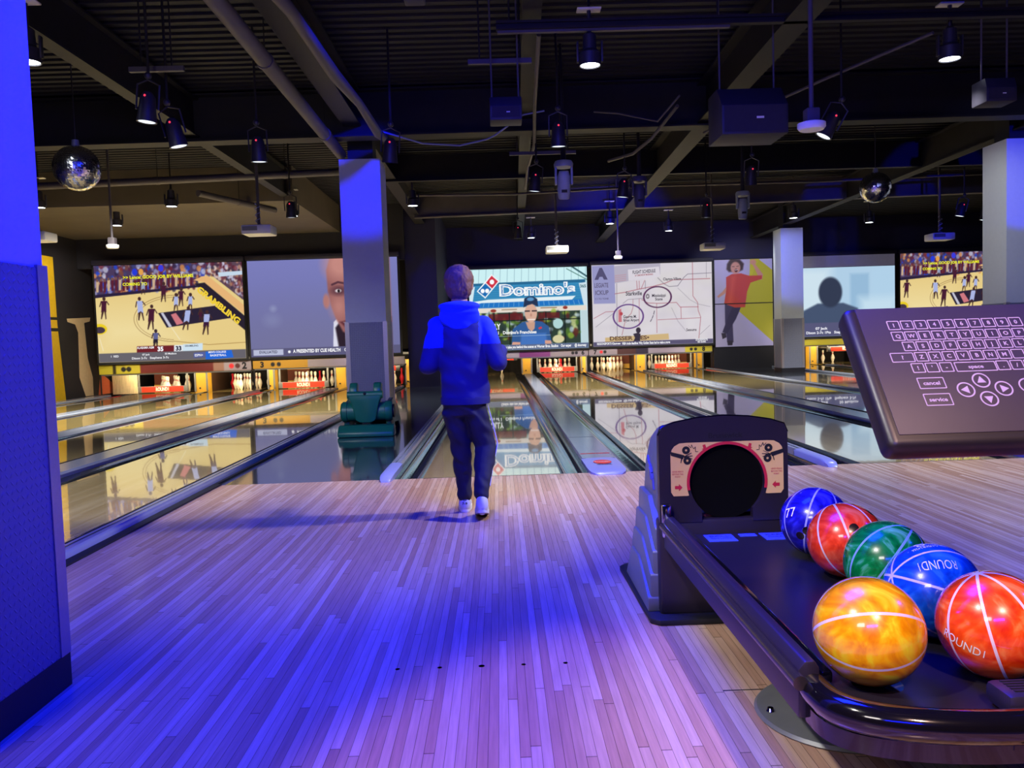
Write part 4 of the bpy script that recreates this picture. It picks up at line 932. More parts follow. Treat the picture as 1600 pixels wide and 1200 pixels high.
t = thing('blue_ceiling_fixture', 'small glowing blue fixture at the top edge of the ceiling', 'light fixture', (-.375, -.9, 3.2))
b = MB(); b.box(-.44, -.31, -.95, -.85, 3.19, 3.27, bev=.01); obj('housing', b, M['spk'], t)
b = MB(); b.box(-.43, -.32, -.956, -.949, 3.195, 3.26); obj('lens', b, emat('lamp_blue', (.03, .03, 1, 1), 1.2), t, False)
b = MB(); b.cone((-.375, -.9, 3.27), .01, (-.375, -.9, HZ), .01, 6); obj('rod', b, M['steel'], t)

# mirror balls: faceted spheres
M['mirror'] = mat('mirror_tiles', rgb(236, 236, 238), rough=.16, metal=1.0, vary=.02)
def mirrorball(x, y, z, r, label):
    t = thing('mirror_ball', label, 'mirror ball', (x, y, z), 'mirror balls')
    b = MB(); nr = 30
    for i in range(nr):
        a0 = PI * (i + .04) / nr; a1 = PI * (i + .96) / nr; n = max(4, int(2 * nr * math.sin(PI * (i + .5) / nr)))
        for k in range(n):
            t0 = 2 * PI * (k + .04) / n; t1 = 2 * PI * (k + .96) / n
            q = [(a0, t0), (a1, t0), (a1, t1), (a0, t1)]
            j = [rng.uniform(-.0012, .0012) for _ in range(4)]
            b.add([(x + (r + jj) * math.sin(p) * math.cos(s), y + (r + jj) * math.sin(p) * math.sin(s), z + (r + jj) * math.cos(p)) for (p, s), jj in zip(q, j)], [[0, 1, 2, 3]])
    obj('mirror_tiles', b, M['mirror'], t, False)
    b = MB(); b.ell((x, y, z), (r * .993,) * 3, u=32, v=20); obj('core', b, M['mirror'], t)
    b = MB(); b.cone((x, y, z + r * .98), .035, (x, y, z + r + .05), .03, 12); obj('motor_cap', b, M['grey'], t)
    b = MB(); b.cone((x, y, z + r + .05), .006, (x, y, HZ), .006, 6); obj('chain', b, M['steel'], t)
mirrorball(-3.656, 1.303, 2.70, .2, 'mirror ball hanging at left beside the blue-lit column')
mirrorball(5.136, 4.678, 2.886, .2, 'mirror ball hanging at right near the keyboard console column')

# ------------------------------------------------------------------ the boy
M['skin'] = mat('skin', rgb(196, 150, 130), rough=.55, vary=.06)
M['hair'] = mat('brown_hair', rgb(128, 88, 62), rough=.7, vary=.35, vscale=70)
M['hoodie'] = colmat('hoodie_cloth', 0, False, .85)
M['pants'] = mat('navy_trousers', rgb(30, 30, 52), rough=.8, vary=.2, vscale=30)
M['shoe'] = mat('pale_shoe', rgb(206, 208, 216), rough=.55, vary=.05)
M['sole'] = mat('shoe_sole', rgb(224, 224, 226), rough=.6); M['solebrown'] = mat('shoe_tread', rgb(120, 92, 86), rough=.7)
body = MB()
hx, hy = -.139, -1.295
body.ell((hx, hy, 1.388), (.078, .092, .100)); body.ell((hx, hy + .03, 1.33), (.055, .062, .058)); body.cone((hx, -1.315, 1.34), .047, (hx, -1.335, 1.2), .052, 20)
body.ell((hx, hy + .092, 1.375), (.012, .018, .020)); body.ell((hx, hy + .083, 1.335), (.026, .012, .008)); body.ell((hx, hy + .078, 1.405), (.055, .012, .012))
for s in (-1, 1):
    body.ell((hx + s * .075, hy - .0, 1.375), (.012, .022, .032)); body.ell((hx + s * .03, hy + .08, 1.39), (.014, .008, .009))
body.rings([(-.128, -1.345, .62, .10, .065), (-.128, -1.34, .80, .11, .075), (-.128, -1.34, 1.0, .13, .085), (-.132, -1.34, 1.15, .14, .075), (-.138, -1.335, 1.22, .07, .06)])
def limb(b, pts, n=16):
    for (p, r), (q, s) in zip(pts, pts[1:]):
        b.cone(p, r, q, s, n); b.ell(q, (s,) * 3, u=14, v=10)
    b.ell(pts[0][0], (pts[0][1],) * 3, u=14, v=10)
def hand(b, wrist, d, up, side):
    """palm with four curled fingers and a thumb"""
    w = Vector(wrist); d = Vector(d).normalized(); up = Vector(up); up = (up - d * up.dot(d)).normalized(); x = d.cross(up) * side
    pc = w + d * .045
    Rm = Matrix((x, d, up)).transposed().to_4x4()
    b.ell(pc, (.034, .044, .014), Rm, 16, 10)
    for k, (o, L) in enumerate(((-.024, .056), (-.008, .064), (.008, .060), (.023, .047))):
        p = pc + d * .034 + x * o; q = p + d * (L * .55) - up * .010; r = q + d * (L * .30) - up * (L * .42)
        limb(b, [(p, .0085), (q, .0075), (r, .0065)], 8)
    p = pc - d * .012 - x * .028; q = p + d * .024 - x * .020 - up * .006; r = q + d * .022 - x * .002 - up * .012
    limb(b, [(p, .0105), (q, .009), (r, .0075)], 8)
Ls, Le, Lw = (-.275, -1.335, 1.135), (-.328, -1.375, .905), (-.265, -1.185, .935)
Rs, Re, Rw = (.008, -1.335, 1.13), (.082, -1.385, .915), (.100, -1.195, .985)
limb(body, [(Ls, .045), (Le, .036), (Lw, .025)]); limb(body, [(Rs, .045), (Re, .036), (Rw, .025)])
hand(body, Lw, (.25, .9, .2), (0, -.2, 1), -1); hand(body, Rw, (-.12, .9, .25), (.3, -.2, 1), 1)
limb(body, [((-.19, -1.34, .64), .055), ((-.158, -1.315, .40), .050), ((-.150, -1.275, .12), .036), ((-.150, -1.265, .06), .034)])
limb(body, [((-.068, -1.345, .64), .055), ((-.018, -1.33, .405), .050), ((-.040, -1.485, .155), .036)])
limb(body, [((-.150, -1.25, .05), .03), ((-.152, -1.12, .035), .026)]); limb(body, [((-.041, -1.52, .10), .026), ((-.045, -1.42, .045), .022)])
bb = blob(body, .0055, 3, .4)
person = obj('person', bb, M['skin'], None, True, 180, loc=(-.14, -1.35, 0))
tag(person, 'boy in a blue hoodie and dark trousers walking away onto lane five', 'person')

# hair: cap of short strands
hb = MB(); hb.ell((hx, hy - .012, 1.408), (.090, .103, .092)); hb.ell((hx, hy - .042, 1.365), (.081, .070, .088)); hb.ell((hx + .016, hy - .05, 1.445), (.05, .05, .05))
hb = blob(hb, .006, 4)
V = []
for (x, y, z) in hb.v:
    n_ = noise.noise(Vector((x * 60, y * 60, z * 22))) * .004 + noise.noise(Vector((x * 210, y * 210, z * 60))) * .004
    d = Vector((x - hx, y - hy, z - 1.39)).normalized(); V.append((x + d.x * n_, y + d.y * n_, z + d.z * n_))
hb.v = V
keep = [f for f in hb.f if (lambda c: not (c.y > hy + .035 and c.z < 1.425) and not (c.y > hy - .005 and c.z < 1.37) and c.z > 1.292)(sum((Vector(hb.v[i]) for i in f), Vector()) / len(f))]
hb.f = keep; hb.m = [0] * len(keep)
obj('hair', hb, M['hair'], person, True, 180)

def folds(b, amp, sc, seed=0.0):
    cen = Vector((-.135, -1.34, 0)); V = []
    for (x, y, z) in b.v:
        d = Vector((x - cen.x, y - cen.y, 0)).normalized() if (x - cen.x) ** 2 + (y - cen.y) ** 2 > 1e-6 else Vector((0, -1, 0))
        k = noise.noise(Vector((x * sc[0] + seed, y * sc[0], z * sc[1] + x * sc[1] * .6))) * amp
        V.append((x + d.x * k, y + d.y * k, z))
    b.v = V
h = MB()
h.rings([(-.122, -1.345, .685, .140, .098), (-.122, -1.345, .70, .147, .104), (-.122, -1.345, .75, .146, .102), (-.124, -1.345, .84, .144, .102), (-.126, -1.345, .95, .148, .104), (-.130, -1.345, 1.06, .150, .104), (-.133, -1.342, 1.14, .145, .092), (-.136, -1.338, 1.19, .115, .08), (-.138, -1.335, 1.225, .075, .066)], 40)
limb(h, [((-.268, -1.335, 1.135), .062), ((-.330, -1.378, .905), .056), ((-.275, -1.21, .93), .040)]); limb(h, [((.002, -1.335, 1.13), .062), ((.082, -1.388, .912), .056), ((.098, -1.22, .978), .040)])
h = blob(h, .008, 8, .5); folds(h, .012, (9, 14))
h.c = None
cols = []
RB, NV, REDLIT = lin(np.array([30, 62, 226]) / 255.), lin(np.array([32, 32, 104]) / 255.), lin(np.array([150, 50, 46]) / 255.)
for (x, y, z) in h.v:
    xr = x + .132; edge = .095 + max(0, 1.06 - z) * .5
    c = NV
    if abs(xr) > .105 and z > 1.025 - .02 * (xr < 0): c = RB
    if xr < -.196 and 1.02 < z < 1.14 and y > -1.35: c = REDLIT  # red light along the left sleeve edge painted into the cloth
    if z > 1.19: c = RB
    cols.append(tuple(c) + (1.0,))
h.c = cols
obj('hoodie', h, M['hoodie'], person, True, 180)
h = MB()   # hood lying on the back and round the neck
h.ell((-.138, -1.405, 1.19), (.122, .042, .085)); h.ell((-.138, -1.395, 1.247), (.127, .064, .032)); h.ell((-.138, -1.33, 1.24), (.116, .088, .038)); h.ell((-.138, -1.425, 1.145), (.07, .022, .045))
h = blob(h, .007, 8); 
h.v = [(x, y - .008 * math.exp(-((z - 1.205 + .35 * (abs(x + .138)) ** 1.0 * -.35) / .012) ** 2), z) for x, y, z in h.v]
obj('hood', h, mat('hood_blue', rgb(30, 66, 232), rough=.85, vary=.1), person, True, 180)
h = MB(); h.rings([(-.122, -1.345, .672, .138, .096), (-.122, -1.345, .668, .146, .104), (-.122, -1.345, .70, .149, .106), (-.122, -1.345, .712, .146, .103)], 40, close=False); obj('waistband', h, mat('rib_navy', rgb(30, 30, 92), rough=.85), person, True, 60)

p_ = MB()
p_.rings([(-.128, -1.345, .60, .128, .088), (-.125, -1.345, .66, .132, .092), (-.125, -1.345, .74, .125, .088)], 32)
limb(p_, [((-.190, -1.342, .62), .075), ((-.158, -1.312, .40), .062), ((-.150, -1.275, .14), .046), ((-.150, -1.272, .105), .047)]); limb(p_, [((-.066, -1.348, .62), .075), ((-.010, -1.325, .405), .066), ((-.040, -1.478, .175), .046), ((-.040, -1.488, .150), .047)])
p_ = blob(p_, .007, 6); folds(p_, .012, (12, 22), 4)
obj('trousers', p_, M['pants'], person, True, 180)
s = MB()
for dx in (0, .011, .022):
    s.tube([(.008 + .0, -1.355 + dx, .66), (.035, -1.335 + dx, .55), (.061, -1.325 + dx, .42), (.035, -1.375 + dx, .31), (.009, -1.46 + dx, .19)], .0032, 6)
obj('side_stripe', s, mat('stripe_white', rgb(220, 220, 236), rough=.7), person)
def shoe(heel, toe, up, tread, marks=None):
    heel, toe = Vector(heel), Vector(toe); d = (toe - heel).normalized(); up = Vector(up); up = (up - d * up.dot(d)).normalized(); x = d.cross(up)
    L = (toe - heel).length; Rm = Matrix((x, d, up)).transposed().to_4x4(); Rm.translation = heel
    b = MB()
    for (y, w, hh) in ((.035, .038, .062), (.08, .038, .05), (.13, .042, .036), (L - .045, .042, .03)):
        b.ell(Rm @ Vector((0, y, hh * .62)), (w, .05, hh), Rm.to_3x3().to_4x4(), 18, 12)
    b = blob(b, .006, 4); up_ = obj('shoe', b, M['shoe'], person, True, 180)
    k = MB(); pl = []
    for i in range(28):
        t = 2 * PI * i / 28; yy = L / 2 + (L / 2 + .006) * math.cos(t); ww = (.042 + .006 * math.cos(t)) * (abs(math.sin(t)) ** .7) * (1 if math.sin(t) > 0 else -1); pl.append((ww, yy))
    k.prism(pl, 'z', -.012, .016, bev=.003); k.v = [tuple(Rm @ Vector(v)) for v in k.v]; so = obj('sole', k, M['sole'], up_, True, 40)
    k = MB(); k.prism([(a * .93, b2 * .98 + .002) for a, b2 in pl], 'z', -.0145, -.0118); k.v = [tuple(Rm @ Vector(v)) for v in k.v]; obj('tread', k, tread, up_, True, 40)
    if marks:
        k = MB(); text_on(k, '4G', Rm @ Vector((0, -.0165, .062)), x, up, .017, bold=.03, width=.024); text_on(k, '7-9', Rm @ Vector((0, -.0165, .038)), x, up, .013, bold=.03, width=.032); obj('lettering', k, M['black'], up_, False)
    return Rm
shoe((-.150, -1.298, .0145), (-.155, -1.085, .0145), (0, 0, 1), M['sole'], True)
shoe((-.038, -1.560, .062), (-.046, -1.362, .010), (0, .3, 1), M['solebrown'])

# ------------------------------------------------------------------ green ball ramp
G = mat('ramp_green', rgb(20, 112, 84), rough=.38, vary=.12, vscale=5)
t = thing('ball_ramp', 'green plastic bowling ball ramp standing on the dark aisle floor', 'ball ramp', (-1.43, 3.05, 0))
b = MB(); b.prism([(2.88, .0), (2.88, .05), (2.96, .125), (3.06, .13), (3.10, .0)], 'x', -1.745, -1.115, bev=.018); obj('front_foot', b, G, t)
b = MB(); b.lathe([(.10, 0), (.118, .02), (.118, .07), (.108, .075), (.108, .50), (.118, .505), (.118, .56), (.10, .585)], (-1.735, 3.16, .265), (1, 0, 0), 32); obj('cross_barrel', b, G, t)
b = MB(); b.lathe([(.075, 0), (.075, .02)], (-1.152, 3.16, .265), (1, 0, 0), 24); obj('barrel_opening', b, M['black'], t)
prof = [(-.12, .02), (-.145, .18), (-.165, .30), (-.205, .40), (-.215, .455), (.215, .455), (.205, .40), (.165, .30), (.145, .18), (.12, .02), (.06, -.02), (-.06, -.02)]
b = MB(); b.prism([(-1.445 + a * .95, .16 + c * .72) for a, c in prof], 'y', 3.02, 3.14, bev=.02); obj('front_shield', b, G, t)
b = MB(); b.cone((-1.645, 3.06, .462), .042, (-1.245, 3.06, .462), .042, 20); obj('top_roll', b, G, t)
for sx in (-1, 1):
    b = MB(); b.prism([(3.04, .46), (3.20, .46), (3.20, .585), (3.15, .60), (3.10, .595), (3.06, .54)], 'x', -1.445 + sx * .135 - .045, -1.445 + sx * .135 + .045, bev=.018); obj('ball_guide', b, G, t)
b = MB(); b.ell((-1.445, 3.015, .478), (.016, .010, .016)); obj('knob', b, M['black'], t)
b = MB(); b.prism([(3.12, .40), (3.14, .50), (3.55, .36), (3.98, .14), (4.15, .03), (4.15, .0), (3.95, .05), (3.5, .24)], 'x', -1.56, -1.33, bev=.02); obj('slide', b, G, t)
for sx in (-1, 1):
    b = MB(); b.prism([(3.15, .12), (3.2, .36), (3.45, .40), (3.8, .30), (4.05, .10), (4.05, .0), (3.95, 0), (3.85, .08), (3.5, .1), (3.4, 0), (3.3, 0)], 'x', -1.445 + sx * .24 - .03, -1.445 + sx * .24 + .03, bev=.015); obj('side_leg', b, G, t)

# ------------------------------------------------------------------ ball return
M['hoodblk'] = mat('return_black', rgb(36, 30, 44), rough=.38, spec=.5, vary=.1)
M['hoodgrey'] = mat('return_grey', rgb(104, 112, 120), rough=.4, metal=.2, vary=.08)
M['gloss'] = mat('rack_gloss', rgb(14, 12, 16), rough=.12, coat=.8, vary=.05)
M['deck'] = mat('rack_deck', rgb(40, 36, 48), rough=.32, metal=.3, vary=.15, vscale=8)
M['decal'] = mat('decal_beige', rgb(226, 186, 128), rough=.5, vary=.03); M['decalred'] = mat('decal_red', rgb(196, 36, 62), rough=.5)
M['barmetal'] = mat('bar_metal', rgb(92, 84, 82), rough=.22, metal=.8)
M['chrome'] = mat('chrome', rgb(190, 190, 200), rough=.12, metal=1.0)
X0, X1, YF = .655, 1.125, -3.30; XC = (X0 + X1) / 2
t = thing('ball_return', 'black ball return hood with round opening and beige warning band', 'ball return', (XC, -3.0, 0))
hood = t
# front panel with the round opening
hc = (.902, .505); hr = .136; b = MB()
outer = [(X0, .36), (X0, .68), (X0 + .012, .71), (X0 + .06, .726), (X0 + .14, .740), (XC, .746), (X1 - .14, .740), (X1 - .06, .726), (X1 - .012, .71), (X1, .68), (X1, .36)]
circ = [(hc[0] + hr * math.cos(PI * (1.26 - 1.52 * k / 36) ), hc[1] + hr * math.sin(PI * (1.26 - 1.52 * k / 36))) for k in range(37)]
poly_ = outer[::-1] + [(circ[0][0] - .0, .36)] + circ + [(circ[-1][0], .36)]
V = [(x, YF, z) for x, z in poly_] + [(x, YF + .035, z) for x, z in poly_]; n = len(poly_)
b.add(V, [list(range(n)), list(range(n, 2 * n))[::-1]] + [[i, (i + 1) % n, n + (i + 1) % n, n + i] for i in range(n)]); obj('front_panel', b, M['hoodblk'], t, False)
b = MB(); e_ = outer[1:-1]; b.tube([(x, YF + .004, z + .001) for x, z in e_], .004, 8); obj('rim', b, M['gloss'], t)
# tunnel
b = MB(); b.lathe([(hr * 1.01, 0), (hr * .98, .06), (hr * .92, .345), (0, .35)], (hc[0], YF + .02, hc[1]), (0, 1, 0), 36); obj('tunnel', b, mat('tunnel_black', rgb(4, 4, 5), rough=.8, spec=.1), t)
b = MB(); b.cone((.79, -3.16, .375), .095, (.885, -3.16, .375), .095, 28); obj('lift_wheel', b, mat('lift_wheel_red', rgb(104, 44, 54), rough=.6), t)
# shell
sec = [(YF + .03, .0), (YF + .03, .72), (-3.20, .70), (-3.08, .655), (-2.98, .56), (-2.93, .44), (-2.92, 0)]
b = MB(); b.prism([(a, c) for a, c in sec[1:-1]] + [(-2.93, .38), (YF + .03, .38)], 'x', X0 + .006, X1 - .006, bev=.02)
tun = M['hoodgrey']; sh_ = obj('upper_shell', b, tun, t)
sh_.data.materials.append(M['hoodblk'])
for k in range(4):
    z1 = .43 - k * .085; o = .012 + k * .011
    b = MB(); b.prism([(YF + .05 - k * .004, 0.02), (YF + .05 - k * .004, z1 - .10), (YF + .19 + k * .02, z1), (-2.93 + o, z1 - .0), (-2.93 + o * 2.2, z1 - .06), (-2.93 + o * 2.2 + .10, .02)], 'x', X0 - o, X1 + o, bev=.008); obj('stepped_cover', b, M['hoodgrey'], t)
b = MB(); b.box(X0 - .004, X1 + .004, YF + .004, YF + .08, .02, .37, bev=.012); obj('lower_front', b, M['hoodblk'], t)
b = MB(); b.prism([(X0 - .05, YF - .03), (X0 - .02, YF - .06), (X1 + .02, YF - .06), (X1 + .05, YF - .03), (X1 + .06, -2.64), (X1 + .03, -2.6), (X0 - .03, -2.6), (X0 - .06, -2.64)], 'z', .0, .022, bev=.006); obj('base_plate', b, M['black'], t)
# warning band
def arc(r, a0, a1, n=30): return [(hc[0] + r * math.cos(a0 + (a1 - a0) * k / n), hc[1] + r * math.sin(a0 + (a1 - a0) * k / n)) for k in range(n + 1)]
ya = YF - .0015
# follows the opening: quads between outer edge and ring
xo0, xo1, zt, zb = .697, 1.108, .652, .458
inn = arc(.147, PI * 1.10, -PI * .10, 48); out = []
for (x, z) in inn:
    dx, dz = x - hc[0], z - hc[1]; L = math.hypot(dx, dz); dx /= L; dz /= L
    tt = 9
    if dx < -1e-6: tt = min(tt, (xo0 - hc[0]) / dx)
    if dx > 1e-6: tt = min(tt, (xo1 - hc[0]) / dx)
    if dz > 1e-6: tt = min(tt, (zt - hc[1]) / dz)
    if dz < -1e-6: tt = min(tt, (zb - hc[1]) / dz)
    px, pz = hc[0] + dx * tt, hc[1] + dz * tt
    rc = .045
    for cx_, sx in ((xo0 + rc, -1), (xo1 - rc, 1)):
        if (px - cx_) * sx > 0 and pz > zt - rc:
            ddx, ddz = px - cx_, pz - (zt - rc); l2 = math.hypot(ddx, ddz)
            if l2 > rc: px, pz = cx_ + ddx / l2 * rc, zt - rc + ddz / l2 * rc
    out.append((px, pz))
b = MB(); m_ = len(inn); b.add([(x, ya, z) for x, z in inn] + [(x, ya, z) for x, z in out], [[i, i + 1, m_ + i + 1, m_ + i] for i in range(m_ - 1)]); band = obj('warning_band', b, M['decal'], t, False)
ra, rb_ = arc(.137, PI * 1.06, -PI * .06, 48), arc(.1475, PI * 1.06, -PI * .06, 48)
b = MB(); m_ = len(ra); b.add([(x, ya - .0008, z) for x, z in ra] + [(x, ya - .0008, z) for x, z in rb_], [[i, i + 1, m_ + i + 1, m_ + i] for i in range(m_ - 1)])
def arrow(b, c, d, s, y):
    d = Vector((d[0], 0, d[1])); q = Vector((-d.z, 0, d.x)); c = Vector((c[0], y, c[1]))
    for pts in ([(-1, -.45), (.1, -.45), (.1, .45), (-1, .45)], [(.1, -1), (1.1, 0), (.1, 1)]): b.poly([c + d * (u * s) + q * (v * s) for u, v in pts])
yb_ = ya - .0012
arrow(b, (.822, .632), (.25, -.95), .012, yb_); arrow(b, (.985, .632), (-.25, -.95), .012, yb_); arrow(b, (.724, .490), (1, 0), .013, yb_); arrow(b, (1.080, .490), (-1, 0), .013, yb_)
for x0_, al in ((.722, 0), (1.082, 0)):
    for k, s_ in enumerate(('NEVER REACH', 'BEYOND THIS', 'POINT')): text_on(b, s_, (x0_, yb_, .545 - k * .0095), (1, 0, 0), (0, 0, 1), .0058, width=.04 if k < 2 else .02)
obj('red_marks', b, M['decalred'], band, False)
for sx, cx_ in ((1, .742), (-1, 1.066)):
    b = MB()
    for (dx, dz) in ((.012, .022), (.016, -.016)):
        c_ = (cx_ + sx * dx, .603 + dz); o_ = [(c_[0] + .0145 * math.cos(2 * PI * k / 24), c_[1] + .0145 * math.sin(2 * PI * k / 24)) for k in range(24)]; i_ = [(c_[0] + .0042 * math.cos(2 * PI * k / 24), c_[1] + .0042 * math.sin(2 * PI * k / 24)) for k in range(24)]
        b.add([(x, yb_, z) for x, z in o_] + [(x, yb_, z) for x, z in i_], [[k, (k + 1) % 24, 24 + (k + 1) % 24, 24 + k] for k in range(24)])
    A = lambda u, v: (cx_ + sx * u, yb_ - .0002, .603 + v)
    b.poly([A(-.044, .018), A(-.044, .004), A(.0, -.010), A(.006, .004)]); 
    for (u, v, u2, v2) in ((.004, -.002, .032, .012), (.004, -.002, .036, .001), (.004, -.004, .034, -.010), (-.004, -.006, -.008, -.024)):
        dd = Vector((u2 - u, 0, v2 - v)).normalized(); qq = Vector((-dd.z, 0, dd.x)) * .0022
        b.poly([Vector(A(u, v)) + qq, Vector(A(u, v)) - qq, Vector(A(u2, v2)) - qq * .6, Vector(A(u2, v2)) + qq * .6])
    z_ = [A(.020, .040), A(.030, .030), A(.032, .042), A(.040, .026), A(.046, .034), A(.046, .016), A(.056, .016)]
    for p, q in zip(z_, z_[1:]):
        p, q = Vector(p), Vector(q); dd = (q - p).normalized(); qq = Vector((-dd.z, 0, dd.x)) * .0009; b.poly([p + qq, p - qq, q - qq, q + qq])
    obj('pinch_symbol', b, M['black'], band, False)
b = MB(); text_on(b, 'Brunswick', (.897, YF - .002, .667), (1, 0, 0), (0, 0, 1), .017, bold=.03, width=.125); obj('lettering', b, M['black'], t, False)
b = MB()
for (y0_, z0_, y1_, z1_) in ((-3.06, .575, -3.08, .55), (-3.08, .55, -3.12, .54), (-3.12, .54, -3.14, .52), (-3.09, .535, -3.16, .50), (-3.15, .52, -3.17, .46), (-3.11, .52, -3.12, .49)): b.tube([(X0 + .004, y0_, z0_), (X0 + .004, y1_, z1_)], .005, 6)
obj('side_emblem', b, mat('emblem_blue', rgb(60, 66, 150), rough=.7), t)

# ------------------------------------------------------------------ ball rack in front of the hood
RX0, RX1, RYN, RYF = .685, 1.27, -4.66, -3.32
ra_ = thing('ball_rack', 'black glossy ball rack holding bowling balls in front of the return hood', 'ball rack', (.96, -4.05, 0))
zd = .325
def rounded_end(x0, x1, yn, bulge, n=24):
    """outline of the near end, bulging toward -Y"""
    c = (x0 + x1) / 2; hw = (x1 - x0) / 2
    return [(c - hw * math.cos(PI * k / n), yn - bulge * math.sin(PI * k / n) ** .6) for k in range(n + 1)]
end = rounded_end(RX0 + .02, RX1 - .02, RYN, .19)
b = MB(); b.prism([(RX0 + .02, RYF)] + end + [(RX1 - .02, RYF)], 'z', zd - .03, zd - .004); obj('deck', b, M['deck'], ra_, False)
# two support rails under the right hand row and a centre ridge
for xx in (.742, 1.215):
    b = MB(); b.box(xx - .012, xx + .012, RYN + .05, RYF, zd - .004, zd + .022, bev=.006); obj('guide_rail', b, M['gloss'], ra_)
for xx, s in ((RX0, -1), (RX1, 1)):
    b = MB(); b.prism([(xx - .022, zd - .05), (xx - .022, zd + .048), (xx - .008, zd + .066), (xx + .012, zd + .066), (xx + .022, zd + .05), (xx + .022, zd - .05)], 'y', RYN - .0, RYF, bev=.004); obj('side_rail', b, M['hoodblk'], ra_)
    b = MB(); b.cone((xx + s * .024, RYN - .02, zd + .03), .015, (xx + s * .024, RYF - .01, zd + .03), .015, 16); obj('hand_bar', b, M['barmetal'], ra_)
    b = MB(); b.box(xx + s * .012 - .016, xx + s * .012 + .016, RYF - .02, RYF + .015, zd - .01, zd + .11, bev=.005); obj('rail_bracket', b, M['chrome'] if s < 0 else M['gloss'], ra_)
# near bumper: thick rounded lip
e2 = rounded_end(RX0 + .01, RX1, RYN, .185, 40)
b = MB(); b.tube([(x, y, zd + .01) for x, y in e2], .031, 14); obj('bumper', b, M['gloss'], ra_)
e3 = rounded_end(RX0 - .008, RX1 + .012, RYN, .19, 40)
b = MB(); V = []; n = len(e3)
for zz in (zd - .055, zd - .02): V += [(x, y, zz) for x, y in e3]
b.add(V, [[i, i + 1, n + i + 1, n + i] for i in range(n - 1)]); V2 = rounded_end(RX0 + .03, RX1 - .03, RYN, .18, 40)
b.add([(x, y, zd - .055) for x, y in e3] + [(x, y, zd - .055) for x, y in V2], [[i, i + 1, n + i + 1, n + i] for i in range(n - 1)]); obj('skirt', b, M['gloss'], ra_)
b = MB(); b.ell((.84, -4.62, zd - .023), (.14, .13, .0205)); obj('ball_cup', b, M['gloss'], ra_)
# vent unit / control pad at the near end
pad = MB(); pad.box(1.0, 1.22, -4.80, -4.715, zd - .0, zd + .045, bev=.016); pd = obj('control_pad', pad, M['hoodblk'], ra_)
for k in range(5):
    b = MB(); b.box(1.02, 1.12, -4.735 - k * .011, -4.740 - k * .011, zd + .0445, zd + .047); obj('vent_slot', b, M['black'], pd, False)
b = MB(); b.box(1.13, 1.15, -4.785, -4.765, zd + .0445, zd + .0465); obj('badge', b, M['hoodgrey'], pd, False)
# instruction stickers by the opening
M['stick'] = mat('sticker_blue', rgb(64, 84, 240), rough=.5, emit=rgb(20, 40, 255), estr=0.0)
for x0_, x1_, y0_, y1_, L in ((.80, .90, -3.44, -3.345, ('BALL', 'RETURN')), (1.0, 1.10, -3.44, -3.345, ('KEEP', 'CLEAR')), (.925, .985, -3.38, -3.345, ('',))):
    b = MB(); b.box(x0_, x1_, y0_, y1_, zd - .004, zd - .002); st = obj('sticker', b, M['stick'], ra_, False)
    if L[0]:
        b = MB()
        for k, s_ in enumerate(L): text_on(b, s_, ((x0_ + x1_) / 2, y1_ - .035 - k * .03, zd - .0015), (1, 0, 0), (0, 1, 0), .018, width=.07)
        obj('lettering', b, M['black'], st, False)
# pedestal
b = MB(); b.lathe([(0, 0), (.218, 0), (.225, .006), (.218, .014), (.10, .022), (.07, .03), (0, .03)], (.985, -4.08, 0), n=40); obj('foot_plate', b, M['grey'], ra_)
b = MB(); b.cone((.985, -4.08, .02), .062, (.985, -4.08, zd - .03), .055, 24); obj('post', b, M['trim'], ra_)
for a in range(4):
    b = MB(); b.lathe([(0, .026), (.008, .026), (.012, .018)], (.985 + .19 * math.cos(a * PI / 2 + PI), -4.08 + .19 * math.sin(a * PI / 2 + PI), 0), n=10)
    obj('bolt', b, M['chrome'], ra_)

